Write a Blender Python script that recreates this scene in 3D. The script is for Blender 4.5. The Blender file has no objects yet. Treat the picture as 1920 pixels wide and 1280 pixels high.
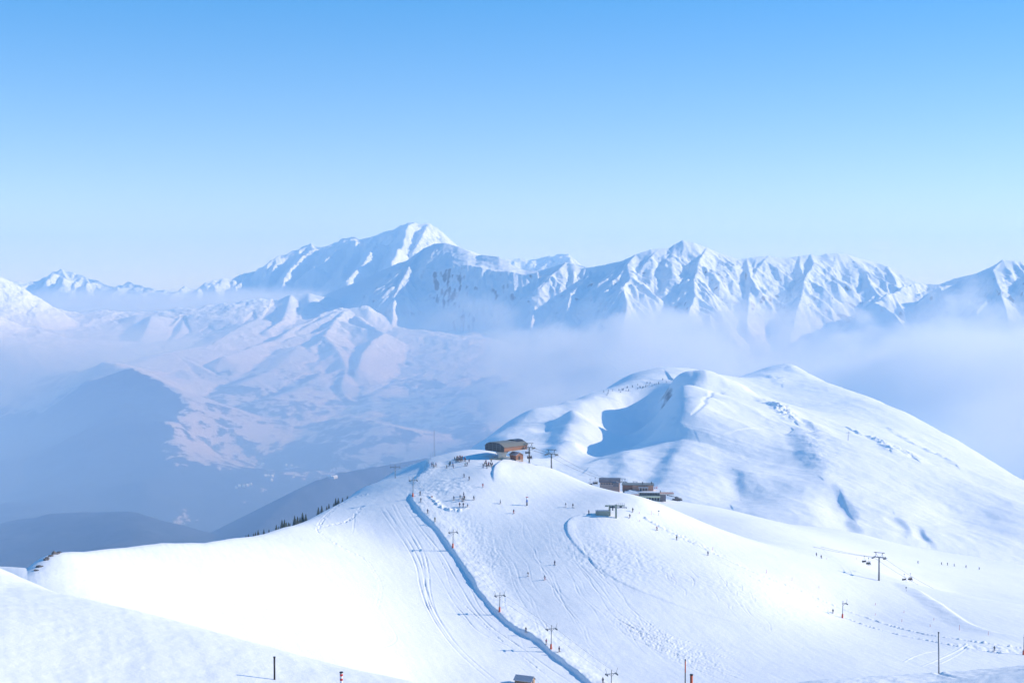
import bpy, bmesh, math, random
import numpy as np
from mathutils import Vector, Matrix

# ------------------------------------------------------------------ camera, sky, sun, exposure
scn = bpy.context.scene
COL = scn.collection
F = 2667.0                      # focal length in photograph pixels (50 mm on 36 mm)
HOR = 530.0                     # row of the horizon
PITCH = math.atan((640.0 - HOR) / F)
cam_data = bpy.data.cameras.new("camera")
cam_data.sensor_width = 36.0
cam_data.lens = F / 1920.0 * 36.0
cam_data.clip_start = 1.0
cam_data.clip_end = 90000.0
cam = bpy.data.objects.new("camera", cam_data)
COL.objects.link(cam)
cam.location = (0, 0, 0)
cam.rotation_euler = (math.radians(90) - PITCH, 0, 0)
scn.camera = cam

SUN_EL, SUN_AZ = 25.0, 83.0     # azimuth measured clockwise from the view direction (+Y)
world = bpy.data.worlds.new("World")
scn.world = world
world.use_nodes = True
wn = world.node_tree.nodes
wl = world.node_tree.links
sky = wn.new("ShaderNodeTexSky")
sky.sky_type = 'NISHITA'
sky.sun_disc = False
sky.sun_elevation = math.radians(SUN_EL)
sky.sun_rotation = math.radians(SUN_AZ)
sky.altitude = 2300
sky.air_density = 1.0
sky.dust_density = 0.2
sky.ozone_density = 2.2
hsv = wn.new("ShaderNodeHueSaturation"); hsv.inputs["Saturation"].default_value = 1.5; hsv.inputs["Hue"].default_value = 0.516
wl.new(sky.outputs[0], hsv.inputs["Color"])
gam = wn.new("ShaderNodeGamma"); gam.inputs[1].default_value = 0.72
wl.new(hsv.outputs[0], gam.inputs[0])
wl.new(gam.outputs[0], wn["Background"].inputs[0])
wn["Background"].inputs[1].default_value = 0.205

sd = bpy.data.lights.new("sun", 'SUN')
sd.energy = 3.7
sd.angle = math.radians(0.5)
sd.color = (1.0, 0.925, 0.835)
sun = bpy.data.objects.new("sun", sd)
COL.objects.link(sun)
el, az = math.radians(SUN_EL), math.radians(SUN_AZ)
SUNV = Vector((math.cos(el) * math.sin(az), math.cos(el) * math.cos(az), math.sin(el)))
sun.rotation_euler = SUNV.to_track_quat('Z', 'Y').to_euler()
sun.location = SUNV * 2000

scn.view_settings.view_transform = 'Standard'
scn.view_settings.look = 'None'
scn.view_settings.exposure = 0.5
scn.view_settings.gamma = 1.0
scn.render.engine = 'CYCLES'
cy = scn.cycles
cy.use_denoising = True
cy.max_bounces = 6
cy.diffuse_bounces = 3
cy.volume_bounces = 5
cy.volume_step_rate = 1.0
cy.volume_max_steps = 128

# ------------------------------------------------------------------ numbers
CT, ST = math.cos(PITCH), math.sin(PITCH)
def ray(px, py):
    """(x/y, z/y) of the line of sight through a photograph pixel."""
    a = (px - 960.0) / F
    b = -(py - 640.0) / F
    dy = CT + b * ST
    return a / dy, (b * CT - ST) / dy
def P(px, py, D):
    u, t = ray(px, py)
    return (u * D, D, t * D)
def project(x, y, z):
    yy = y * CT - z * ST
    zz = y * ST + z * CT
    return 960 + F * x / yy, 640 - F * zz / yy

def _hash(ix, iy, seed):
    n = (ix.astype(np.int64) * 374761393 + iy.astype(np.int64) * 668265263 + seed * 974634777) & 0x7fffffff
    n = (n ^ (n >> 13)) * 1274126177 & 0x7fffffff
    return ((n ^ (n >> 16)) & 0xffff).astype(np.float32) / 65535.0
def gnoise(x, y, seed=0):
    ix = np.floor(x); iy = np.floor(y)
    fx = (x - ix).astype(np.float32); fy = (y - iy).astype(np.float32)
    ix = ix.astype(np.int64); iy = iy.astype(np.int64)
    u = fx * fx * fx * (fx * (fx * 6 - 15) + 10); v = fy * fy * fy * (fy * (fy * 6 - 15) + 10)
    r = 0
    out = []
    for dx in (0, 1):
        for dy in (0, 1):
            a = _hash(ix + dx, iy + dy, seed) * 6.2831853
            out.append(np.cos(a) * (fx - dx) + np.sin(a) * (fy - dy))
    a = out[0] + u * (out[2] - out[0]); b = out[1] + u * (out[3] - out[1])
    return (a + v * (b - a)) * 1.5
def fbm(x, y, scale, octv=4, seed=0, gain=0.5, ridged=False):
    s = 0; amp = 1.0; f = 1.0 / scale; tot = 0
    for i in range(octv):
        n = gnoise(x * f + i * 17.3, y * f - i * 9.1, seed + i)
        if ridged: n = 1 - 2 * np.abs(n)
        s = s + amp * n; tot += amp
        amp *= gain; f *= 2.03
    return s / tot
def sstep(a, b, x):
    t = np.clip((x - a) / (b - a), 0, 1)
    return t * t * (3 - 2 * t)

class TPS:
    """thin-plate surface of z/y over (x/y, ln y), through points given by pixel and distance."""
    def __init__(self, pts, hid=(), ku=1.0, lam=1e-6, loose=(), llam=2e-4):
        A = []; lm = []
        for px, py, D in pts:
            u, t = ray(px, py); A.append((u, math.log(D), t)); lm.append(lam)
        for px, py, D in loose:
            u, t = ray(px, py); A.append((u, math.log(D), t)); lm.append(llam)
        for px, D, z in hid:
            u, t = ray(px, 640); A.append((u, math.log(D), z / D)); lm.append(llam)
        A = np.array(A); self.ku = ku
        self.c = A[:, :2] * [ku, 1.0]
        n = len(A)
        K = self.k(((self.c[:, None] - self.c[None]) ** 2).sum(-1)) + np.diag(lm)
        Pm = np.c_[np.ones(n), self.c]
        M = np.zeros((n + 3, n + 3)); M[:n, :n] = K; M[:n, n:] = Pm; M[n:, :n] = Pm.T
        s = np.linalg.solve(M, np.r_[A[:, 2], 0, 0, 0])
        self.w, self.a = s[:n], s[n:]
    @staticmethod
    def k(r2): return 0.5 * r2 * np.log(r2 + 1e-12)
    def __call__(self, x, y):
        u = x / y * self.ku; v = np.log(y)
        out = self.a[0] + self.a[1] * u + self.a[2] * v
        for (cu, cv), w in zip(self.c, self.w):
            out = out + w * self.k((u - cu) ** 2 + (v - cv) ** 2)
        return out * y

def polyline_dist(X, Y, pts, R):
    """distance to, fraction along, and signed side of a polyline of (x, y, value) for points within R."""
    best = np.full(X.shape, 1e9, np.float32); val = np.zeros(X.shape, np.float32); side = np.zeros(X.shape, np.float32)
    for (ax, ay, av), (bx, by, bv) in zip(pts[:-1], pts[1:]):
        m = (X > min(ax, bx) - R) & (X < max(ax, bx) + R) & (Y > min(ay, by) - R) & (Y < max(ay, by) + R)
        if not m.any(): continue
        x = X[m] - ax; y = Y[m] - ay; dx, dy = bx - ax, by - ay; L2 = dx * dx + dy * dy + 1e-9
        t = np.clip((x * dx + y * dy) / L2, 0, 1)
        d = np.hypot(x - t * dx, y - t * dy)
        b = best[m]; k = d < b
        b[k] = d[k]; best[m] = b
        v = val[m]; v[k] = (av + t * (bv - av))[k]; val[m] = v
        s = side[m]; s[k] = np.sign(x * dy - y * dx)[k]; side[m] = s
    return best, val, side

class Grid:
    def __init__(self, u0, u1, nu, ys):
        self.U = np.linspace(u0, u1, nu); self.Yr = np.asarray(ys, float)
        self.Y = np.repeat(self.Yr[:, None], nu, 1); self.X = self.Y * self.U[None]
    def raise_ridges(self, Z, Dm, ridges, k=12.0):
        """smooth maximum with roof-like ridges: (points, slope, rounding, reach)."""
        for pts, s, r, R in ridges:
            for a, b in zip(pts[:-1], pts[1:]):
                y0, y1 = min(a[1], b[1]) - R, max(a[1], b[1]) + R
                j0, j1 = np.searchsorted(self.Yr, [y0, y1])
                if j1 - j0 < 1: continue
                x0, x1 = min(a[0], b[0]) - R, max(a[0], b[0]) + R
                ya, yb = self.Yr[j0], self.Yr[j1 - 1]
                i0, i1 = np.searchsorted(self.U, [min(x0 / ya, x0 / yb), max(x1 / ya, x1 / yb)])
                if i1 - i0 < 1: continue
                x = self.X[j0:j1, i0:i1] - a[0]; y = self.Y[j0:j1, i0:i1] - a[1]
                dx, dy = b[0] - a[0], b[1] - a[1]
                t = np.clip((x * dx + y * dy) / (dx * dx + dy * dy + 1e-9), 0, 1)
                d = np.hypot(x - t * dx, y - t * dy)
                z = a[2] + t * (b[2] - a[2]) - s * (np.sqrt(d * d + r * r) - r)
                Zs = Z[j0:j1, i0:i1]
                h = np.clip(0.5 + 0.5 * (z - Zs) / k, 0, 1)
                Z[j0:j1, i0:i1] = Zs * (1 - h) + z * h + k * h * (1 - h) * 0.35
                Ds = Dm[j0:j1, i0:i1]
                Dm[j0:j1, i0:i1] = np.where(z > Zs - 5, np.minimum(Ds, d), Ds)
        return Z, Dm

def logspace(a, b, n): return np.exp(np.linspace(math.log(a), math.log(b), n))
def yrows(*spans):
    out = [np.linspace(a, b, n, endpoint=False) for a, b, n in spans]
    return np.concatenate(out + [[spans[-1][1]]])

def sheet(name, g, Z, mat, attrs=None, skip=None):
    nr, nc = Z.shape
    me = bpy.data.meshes.new(name)
    co = np.stack([g.X, g.Y, Z], -1).astype(np.float32).reshape(-1, 3)
    idx = np.arange(nr * nc, dtype=np.int32).reshape(nr, nc)
    q = np.stack([idx[:-1, :-1], idx[:-1, 1:], idx[1:, 1:], idx[1:, :-1]], -1)
    q = q.reshape(-1, 4) if skip is None else q[~skip[:-1, :-1]]
    me.vertices.add(len(co)); me.vertices.foreach_set("co", co.ravel())
    me.loops.add(q.size); me.loops.foreach_set("vertex_index", q.ravel())
    me.polygons.add(len(q))
    me.polygons.foreach_set("loop_start", np.arange(0, q.size, 4, dtype=np.int32))
    me.polygons.foreach_set("use_smooth", np.ones(len(q), bool))
    me.update(calc_edges=True)
    for k, v in (attrs or {}).items():
        a = me.attributes.new(k, 'FLOAT', 'POINT'); a.data.foreach_set("value", v.astype(np.float32).ravel())
    me.materials.append(mat)
    o = bpy.data.objects.new(name, me); COL.objects.link(o)
    o["kind"] = "structure"
    return o

# ------------------------------------------------------------------ materials
def new_mat(name, col, rough=0.6, metal=0.0, spec=0.5):
    m = bpy.data.materials.new(name); m.use_nodes = True
    b = m.node_tree.nodes["Principled BSDF"]
    b.inputs["Base Color"].default_value = (*col, 1); b.inputs["Roughness"].default_value = rough
    b.inputs["Metallic"].default_value = metal; b.inputs["Specular IOR Level"].default_value = spec
    return m
def N(m, t, **kw):
    n = m.node_tree.nodes.new(t)
    for k, v in kw.items(): setattr(n, k, v)
    return n
def L(m, a, b): m.node_tree.links.new(a, b)
def noise_node(m, scale, detail=6, rough=0.55, coord=None, vec=None):
    n = N(m, "ShaderNodeTexNoise"); n.inputs["Scale"].default_value = scale
    n.inputs["Detail"].default_value = detail; n.inputs["Roughness"].default_value = rough
    if vec is None:
        g = N(m, "ShaderNodeNewGeometry"); vec = g.outputs["Position"]
    if coord is not None:
        mp = N(m, "ShaderNodeMapping"); mp.inputs["Scale"].default_value = coord; L(m, vec, mp.inputs[0]); vec = mp.outputs[0]
    L(m, vec, n.inputs["Vector"])
    return n
def ramp(m, src, p0, p1, c0=(0, 0, 0, 1), c1=(1, 1, 1, 1)):
    r = N(m, "ShaderNodeValToRGB"); r.color_ramp.elements[0].position = p0; r.color_ramp.elements[1].position = p1
    r.color_ramp.elements[0].color = c0; r.color_ramp.elements[1].color = c1
    L(m, src, r.inputs[0]); return r
def mathn(m, op, a, b=None):
    n = N(m, "ShaderNodeMath", operation=op)
    for i, v in enumerate((a, b)):
        if v is None: continue
        if isinstance(v, (int, float)): n.inputs[i].default_value = v
        else: L(m, v, n.inputs[i])
    return n.outputs[0]
def mixc(m, f, a, b):
    n = N(m, "ShaderNodeMix", data_type='RGBA')
    L(m, f, n.inputs[0])
    for i, v in ((6, a), (7, b)):
        if isinstance(v, tuple): n.inputs[i].default_value = (*v, 1)
        else: L(m, v, n.inputs[i])
    return n.outputs[2]

SNOW = (0.885, 0.88, 0.875)
def snow_mat(name, bump_scale, bump_strength, dist):
    m = new_mat(name, SNOW, 0.75, spec=0.15)
    b = m.node_tree.nodes["Principled BSDF"]
    n1 = noise_node(m, bump_scale, 8, 0.6)
    bp = N(m, "ShaderNodeBump"); bp.inputs["Strength"].default_value = bump_strength; bp.inputs["Distance"].default_value = dist
    L(m, n1.outputs[0], bp.inputs["Height"]); L(m, bp.outputs[0], b.inputs["Normal"])
    n2 = noise_node(m, bump_scale * 0.13, 4)
    c = mixc(m, ramp(m, n2.outputs[0], 0.35, 0.65).outputs[0], (0.86, 0.858, 0.862), (0.895, 0.89, 0.885))
    L(m, c, b.inputs["Base Color"])
    return m
def rock_snow_mat(name, thr, soft, rock, bump_scale, dist, nscale, low=False):
    """snow lying on everything but the steepest ground, rock showing through there."""
    m = new_mat(name, SNOW, 0.8, spec=0.1)
    b = m.node_tree.nodes["Principled BSDF"]
    g = N(m, "ShaderNodeNewGeometry")
    sx = N(m, "ShaderNodeSeparateXYZ"); L(m, g.outputs["Normal"], sx.inputs[0])
    n = noise_node(m, nscale, 8, 0.65)
    s = mathn(m, 'ADD', sx.outputs[2], mathn(m, 'MULTIPLY', mathn(m, 'SUBTRACT', n.outputs[0], 0.5), 0.55))
    f = ramp(m, s, thr - soft, thr + soft).outputs[0]
    at = N(m, "ShaderNodeAttribute", attribute_name="forest")
    n3 = noise_node(m, 0.005, 10, 0.74, (1, .7, 1)); n4 = noise_node(m, 0.0012, 3, 0.5)
    fo = mathn(m, 'ADD', at.outputs["Fac"], mathn(m, 'MULTIPLY', mathn(m, 'SUBTRACT', n3.outputs[0], 0.5), 4.2))
    fo = mathn(m, 'ADD', fo, mathn(m, 'MULTIPLY', mathn(m, 'SUBTRACT', n4.outputs[0], 0.5), 1.6))
    n6 = noise_node(m, 0.022, 6, 0.7, (1, .6, 1))
    fo = mathn(m, 'ADD', fo, mathn(m, 'MULTIPLY', mathn(m, 'SUBTRACT', n6.outputs[0], 0.5), 2.2))
    ff = ramp(m, fo, 0.40, 0.52).outputs[0]
    if low:                                     # warm pink valley light, put into the snow colour of the lower slopes
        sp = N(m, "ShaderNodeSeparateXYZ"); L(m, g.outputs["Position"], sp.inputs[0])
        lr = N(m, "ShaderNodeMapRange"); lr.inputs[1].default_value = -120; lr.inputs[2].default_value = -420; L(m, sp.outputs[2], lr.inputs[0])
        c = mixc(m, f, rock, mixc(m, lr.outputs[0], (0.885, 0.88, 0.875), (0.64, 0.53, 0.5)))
    else:
        c = mixc(m, f, rock, (0.885, 0.88, 0.875))
    n5 = noise_node(m, 0.02, 8, 0.7)
    c = mixc(m, ff, c, mixc(m, ramp(m, n5.outputs[0], 0.4, 0.75).outputs[0], (0.035, 0.045, 0.045), (0.10, 0.11, 0.12)))
    L(m, c, b.inputs["Base Color"])
    n1 = noise_node(m, bump_scale, 8, 0.62)
    bp = N(m, "ShaderNodeBump"); bp.inputs["Strength"].default_value = 0.6; bp.inputs["Distance"].default_value = dist
    L(m, n1.outputs[0], bp.inputs["Height"]); L(m, bp.outputs[0], b.inputs["Normal"])
    return m
M_slope = snow_mat("slope_snow", 0.5, 0.35, 0.4)
M_hill = rock_snow_mat("hill_snow", 0.5, 0.04, (0.2, 0.19, 0.18), 0.02, 4, 0.03)
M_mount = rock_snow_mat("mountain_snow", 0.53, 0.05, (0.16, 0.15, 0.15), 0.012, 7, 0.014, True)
M_massif = rock_snow_mat("massif_snow", 0.3, 0.05, (0.2, 0.19, 0.19), 0.004, 20, 0.008)

# ------------------------------------------------------------------ near terrain
near_pts = [
 # edges seen against what lies behind them
 (890,843,705),(850,847,700),(820,855,700),(800,862,685),(925,846,690),(1040,880,672),(1087,900,660),(1000,869,672),(1150,920,635),(1200,938,606),(1260,966,606),
 (1920,1058,1000),(1824,1042,1000),(1709,1023,980),(1595,996,940),(1480,982,910),(1340,948,900),(1275,938,900),(1797,1121,700),(2050,1085,1000),
 (740,893,675),(700,907,655),(660,927,645),(600,962,600),(540,986,560),(440,1006,500),(380,1016,460),(300,1018,430),(200,1028,390),(105,1036,350),(45,1083,330),
 (940,860,668),(968,862,668),
 (0,1063,112),(60,1094,106),(160,1122,100),(300,1155,95),(500,1211,90),(640,1248,86),(760,1274,84),(-200,1000,118),
 (1500,1281,88),(1700,1266,92),(1920,1252,96),(2050,1245,98),
]
near_loose = [
 (865,870,652),(865,890,636),(910,880,636),(1020,900,640),(1080,925,620),(1330,990,615),
 (900,905,620),(870,937,598),(988,947,600),(963,962,590),(1065,950,597),(1140,968,585),(1040,1055,545),(1000,1080,530),(900,1000,575),(1100,1150,492),
 (1200,1250,450),(1100,1276,436),(1300,1150,500),(1400,1250,455),(1300,1050,555),(1220,985,590),(1583,1158,555),(1400,1100,535),(1500,1080,580),
 (1648,1088,620),(1500,1025,700),(1600,1055,690),(1700,1150,565),(1850,1200,520),(1918,1226,505),(1800,1245,480),(1600,1245,465),(1900,1130,620),
 (1400,1010,660),(1400,975,770),(1340,962,800),(1850,1080,850),(1245,938,870),(2050,1240,500),
 (775,930,612),(740,960,590),(300,1100,370),(500,1060,460),(500,1150,395),(700,1000,575),(700,1100,500),(640,1200,405),(200,1100,340),(850,1150,490),(800,1230,440),
 (750,1275,415),(935,1275,430),(850,1050,555),(-60,1110,330),
 (0,1280,72),(300,1280,76),(640,1290,80),(-200,1150,80),(1760,1290,84),
]
near_hid = [
 # px, distance, z : ground hidden behind edges
 (880,1000,-110),(600,900,-125),(300,700,-125),(0,600,-120),(740,800,-105),
 (990,720,-98),(1040,715,-104),(1087,705,-112),(1150,700,-120),(1200,720,-127),(1000,900,-160),(1100,950,-150),(1180,862,-130),(1130,890,-130),(1100,880,-129),
 (1245,1000,-150),(1480,1050,-165),(1709,1120,-200),(1920,1180,-225),(1100,1150,-200),(1800,740,-163),(1900,760,-168),(2050,1180,-235),
 (0,150,-39),(150,150,-42),(300,140,-44),(500,135,-46),(640,130,-47),(0,230,-58),(300,240,-72),(600,260,-84),(900,100,-34),(1200,100,-34),(900,200,-66),(1200,200,-66),(1500,200,-66),(1800,200,-66),
 (900,320,-99),(1200,320,-99),(1600,320,-99),(1900,320,-99),(1500,130,-46),(1900,130,-44),
 (900,70,-22.8),(1200,70,-22.6),(1500,70,-20.8),(1900,70,-19.4),(900,40,-14),(0,40,-12),(1900,40,-12),(1285,84,-26.0),
 (-60,200,-50),(-60,100,-21),
]
near_tps = TPS(near_pts, near_hid, lam=3e-6, loose=near_loose, llam=4e-4)

CRL = [ray(a, 640)[0] for a in (-200, 45, 105, 200, 300, 380, 440, 540, 600, 660, 700, 740, 800, 850, 890, 925, 970, 1010)]
CRD = [345, 330, 350, 390, 430, 460, 500, 560, 600, 645, 670, 690, 697, 700, 705, 702, 700, 700]
CR2 = [ray(a, 640)[0] for a in (1000, 1275, 1340, 1480, 1595, 1709, 1824, 1920, 2050)]
CD2 = [880, 900, 900, 910, 940, 980, 1000, 1000, 1000]
def softp(v, k): return k * np.logaddexp(0, v / k)
def near_base(X, Y):
    """front surface, falling away steeply behind its two crests."""
    u = X / Y
    z = near_tps(X, Y)
    w = 1 - sstep(-0.008, 0.015, u)
    z = z - w * 0.62 * softp(Y - np.interp(u, CRL, CRD) - 14, 6)
    w2 = sstep(0.02, 0.07, u)
    return z - w2 * 0.4 * softp(Y - np.interp(u, CR2, CD2) - 25, 12)
def ground_at(px, py, fn=None, d0=60.0, d1=1100.0, zfun=None):
    """march the line of sight to the snow: the place in the world a photograph pixel shows."""
    u, t = ray(px, py); zf = zfun or near_height
    D = np.exp(np.linspace(math.log(d0), math.log(d1), 900))
    z = zf(u * D, D); k = np.nonzero(z >= t * D)[0]
    if len(k) == 0: return (u * d1, d1, float(z[-1]))
    k = k[0]
    if k == 0: return (u * D[0], D[0], float(z[0]))
    D2 = np.linspace(D[k - 1], D[k], 40); z2 = zf(u * D2, D2); j = np.nonzero(z2 >= t * D2 - 1e-6)[0]
    j = j[0] if len(j) else -1
    return (u * D2[j], D2[j], float(z2[j]))
def gpath(pix, step=None):
    """pixels of a line on the snow to world points, resampled smoothly."""
    pix = np.array(pix, float)
    n = len(pix); tt = np.arange(n); ts = np.linspace(0, n - 1, (n - 1) * 6 + 1)
    def cr(v):
        out = []
        for t in ts:
            i = min(int(t), n - 2); f = t - i
            p0, p1, p2, p3 = v[max(i - 1, 0)], v[i], v[i + 1], v[min(i + 2, n - 1)]
            out.append(0.5 * (2 * p1 + (p2 - p0) * f + (2 * p0 - 5 * p1 + 4 * p2 - p3) * f * f + (3 * p1 - p0 - 3 * p2 + p3) * f ** 3))
        return out
    xs, ys = cr(pix[:, 0]), cr(pix[:, 1])
    return [ground_at(a, b, zfun=near_base) for a, b in zip(xs, ys)]

def near_detail(X, Y):
    """everything smaller than the broad forms: banks, tracks, pisted corduroy, chopped-up snow."""
    z = 0.45 * fbm(X, Y, 60, 4, 3) + 0.10 * fbm(X, Y, 9, 3, 7)
    for f in DETAIL: z = z + f(X, Y)
    return z
DETAIL = []
def near_height(X, Y):
    X = np.asarray(X, float); Y = np.asarray(Y, float)
    return near_base(X, Y) + near_detail(X, Y)

# (details are appended in the section "marks on the snow")

def on_path(pix, R, fn, closed=False, vals=None, pts=None):
    """add fn(distance, signed distance, value) to the snow within R of a line given by its pixels."""
    w = pts or gpath(pix)
    v = np.linspace(0, 1, len(w)) if vals is None else np.interp(np.linspace(0, 1, len(w)), np.linspace(0, 1, len(vals)), vals)
    P3 = [(a[0], a[1], float(b)) for a, b in zip(w, v)]
    flip = -1 if P3[0][1] > P3[-1][1] else 1
    x0 = min(p[0] for p in P3) - R; x1 = max(p[0] for p in P3) + R; y0 = min(p[1] for p in P3) - R; y1 = max(p[1] for p in P3) + R
    def f(X, Y):
        out = np.zeros(X.shape)
        m = (X > x0) & (X < x1) & (Y > y0) & (Y < y1)
        if m.any():
            x, y = X[m], Y[m]
            d, vv, sd = polyline_dist(x, y, P3, R); sd = sd * flip
            k = d < R
            r = np.zeros(x.shape); r[k] = fn(d[k], d[k] * sd[k], vv[k], x[k], y[k]); out[m] = r
        return out
    DETAIL.append(f)
    return w
def bank(pix, h, wl, wr, vals=(1, 1), rough=0.0, wob=0.25):
    """a snow bank: steep on the left of the line, gentle on its right."""
    def fn(d, sd, v, x, y):
        e = h * v * (1 + wob * gnoise(x * 0.09, y * 0.09, 15) + wob * .6 * gnoise(x * 0.3, y * 0.3, 16))
        if rough: e = e * np.maximum(0.1, 1 + rough * gnoise(x * 0.9, y * 0.6, 5) * 1.6)
        s = sd + 0.3 * gnoise(x * 0.06, y * 0.06, 8)
        return np.where(s > 0, e * (1 - sstep(0, wr, s)), e * (1 - sstep(0, wl, -s)))
    return on_path(pix, max(wl, wr) + 1, fn, vals=vals)
def track(pix, depth=0.22, width=0.45, gap=0.0, dots=0.0, vals=(0.4, 1, 1, 0.4), lip=0.35):
    width = width * 0.62; depth = depth * 1.0
    """a ski or vehicle track pressed into the snow, with a low lip; gap > 0 makes two of them."""
    def fn(d, sd, v, x, y):
        a = np.abs(d - gap) if gap else d
        e = depth * v * (-np.exp(-(a / width) ** 2) + lip * np.exp(-((a - 2 * width) / width) ** 2))
        if dots: e = e * (0.5 + dots * gnoise(x * 1.1, y * 0.8, 9) * 2.2)
        return e * (0.75 + 0.6 * gnoise(x * 0.08, y * 0.08, 12))
    return on_path(pix, gap + width * 4, fn, vals=vals)
def rough_band(pix, R, amp, scale, sx=1.0, vals=(0.3, 1, 1, 0.3)):
    def fn(d, sd, v, x, y):
        return amp * v * (1 - sstep(R * 0.5, R, d)) * (fbm(x * sx, y, scale, 2, 91) + 0.5 * fbm(x, y * 0.6, scale * 2.5, 2, 95))
    return on_path(pix, R, fn, vals=vals)
# the high bank beside the drag lift
LIFTBANK = [(772,934),(778,945),(788,958),(803,974),(818,990),(832,1008),(846,1027),(861,1049),(875,1071),(888,1090),(897,1107),(911,1124),(925,1142),(940,1157),(959,1173),(980,1187),(1004,1200),(1020,1212),(1036,1226),(1056,1242),(1076,1257),(1098,1275),(1118,1290)]
bank(LIFTBANK, 1.0, 1.0, 12, (0.8, 1, 1, 1, 1.1, 0.9, 1, 1.3, 1.1, 1, 1), 0.05, 0.35)
bank([(955,859),(942,864),(932,872),(927,881),(925,893),(928,903)], 0.6, 0.8, 9, (0.5, 1, 1.4, 1, 0))
bank([(1098,965),(1080,968),(1067,976),(1063,987),(1066,1000),(1080,1020),(1100,1042),(1130,1067),(1170,1093),(1230,1119),(1300,1144),(1400,1172)], 0.42, 0.6, 5, (0.6, 1, 1.3, .8, .5, .4, .4, .3, .2))
bank([(1640,1084),(1700,1099),(1745,1124),(1780,1148),(1830,1177),(1920,1198)], 0.9, 9, 3, (0.3, 1, 1, .8, .5))
bank([(800,928),(812,938),(824,950),(842,957),(862,958),(876,952)], 0.42, 0.8, 2.5, (0.2, 1, 1, 1, .4), 0.9)
bank([(1208,971),(1240,989),(1300,1018),(1400,1068),(1500,1108),(1583,1143),(1700,1180),(1800,1199),(1915,1215)], 0.45, 0.6, 1.4, (.8, .6, .4, .4, .5, .5, .6, .6), 1.5)
bank([(1340,1048),(1400,1078),(1480,1115),(1570,1152),(1650,1180),(1740,1200),(1800,1213),(1880,1224)], 0.35, 0.6, 1.2, (.1, .4, .5, .5, .5, .6, .7), 1.8)
bank([(800,864),(806,874),(800,884),(788,893),(780,902)], 0.9, 3.5, 9, (0.4, 1, 1, .4), 0.1)
# vehicle and ski tracks left of the bank
track([(717,952),(740,985),(765,1020),(785,1060),(792,1095),(805,1135),(832,1182),(872,1230),(935,1284)], 0.30, 0.4, 1.0)
track([(738,945),(752,972),(775,1006),(793,1040),(800,1075),(803,1110),(815,1150),(845,1196)], 0.26, 0.35, 0.8)
track([(758,946),(790,990),(828,1038),(858,1090),(890,1142),(928,1180),(975,1212),(1030,1252),(1080,1284)], 0.28, 0.4)
track([(770,975),(800,1012),(832,1062),(850,1110),(888,1150),(940,1200),(990,1238),(1040,1278)], 0.28, 0.35, 0.0, 0.5)
track([(815,1000),(850,1045),(880,1100),(905,1145),(950,1180)], 0.2, 0.35)
track([(840,1078),(870,1130),(900,1160),(955,1196),(1000,1238)], 0.22, 0.4, 0, 0.5)
track([(790,1020),(845,1120),(868,1150),(900,1185),(960,1215),(1005,1250)], 0.2, 0.35)
track([(830,1240),(880,1248),(940,1252),(1005,1256)], 0.18, 0.35)
track([(690,925),(655,935),(617,962),(600,982),(598,996),(615,1010),(650,1030),(684,1048),(700,1070),(714,1100),(706,1140)], 0.36, 0.5, 0.5, 1.0, (1, 1, 1, .6, .5, .4, .3))
track([(680,948),(655,975),(620,985),(600,990)], 0.3, 0.5, 0.4, 1.0)
track([(618,1135),(638,1178),(668,1200),(703,1214),(735,1207),(743,1192),(728,1166)], 0.22, 0.35)
track([(665,960),(663,990),(660,1000)], 0.2, 0.3)
track([(730,1222),(770,1232),(820,1246)], 0.18, 0.35)
# tracks on the right
track([(1694,1241),(1720,1228),(1755,1220),(1800,1216)], -0.2, 0.45)
track([(1728,1249),(1760,1236),(1790,1222),(1812,1208),(1800,1202)], -0.25, 0.5)
track([(1742,1252),(1775,1238),(1800,1224),(1815,1212)], -0.2, 0.4)
rngT = random.Random(3)
for i in range(16):                                  # long runs fanning down to the right
    a = rngT.uniform(0, 1); x0 = 1125 + 60 * a + rngT.uniform(-10, 10); y0 = 1135 + 28 * rngT.uniform(0, 1) + 20 * a
    ln = rngT.uniform(90, 260); sl = 0.42 + 0.14 * rngT.uniform(-1, 1)
    track([(x0, y0), (x0 + ln * .35, y0 + ln * .35 * (sl + .1)), (x0 + ln * .7, y0 + ln * .7 * sl), (x0 + ln, y0 + ln * (sl - .05))], 0.14 + 0.1 * rngT.random(), 0.3)
for i in range(26):                                  # turns in the loose snow above the piste
    x0 = rngT.uniform(1085, 1420); y0 = 1000 + (x0 - 1085) * 0.33 + rngT.uniform(-15, 40)
    c = rngT.choice([-1, 1]) * rngT.uniform(4, 12); ln = rngT.uniform(18, 60)
    track([(x0, y0), (x0 + ln * .3 + c * .6, y0 + ln * .25), (x0 + ln * .55 + c, y0 + ln * .5), (x0 + ln * .7 + c * .3, y0 + ln * .75)], 0.2, 0.3)
for i in range(12):
    x0 = rngT.uniform(1350, 1700); y0 = 1085 + (x0 - 1350) * 0.22 + rngT.uniform(0, 90); ln = rngT.uniform(50, 190)
    track([(x0, y0), (x0 + ln * .5, y0 + ln * .17), (x0 + ln, y0 + ln * .3)], 0.15, 0.3)
for i in range(22):                                  # carved runs down the broad piste
    a = rngT.uniform(0, 1); x0 = 890 + 190 * a; y0 = 965 + rngT.uniform(0, 60); x1 = 1000 + 330 * a + rngT.uniform(-40, 40); pp = []
    for t_ in np.linspace(0, rngT.uniform(.45, 1), 9): pp.append((x0 + (x1 - x0) * t_ ** 1.3 + rngT.uniform(3, 7) * math.sin(t_ * 22 + i), y0 + (1262 - y0) * t_))
    track(pp, 0.07 + 0.05 * rngT.random(), 0.35)
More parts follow.
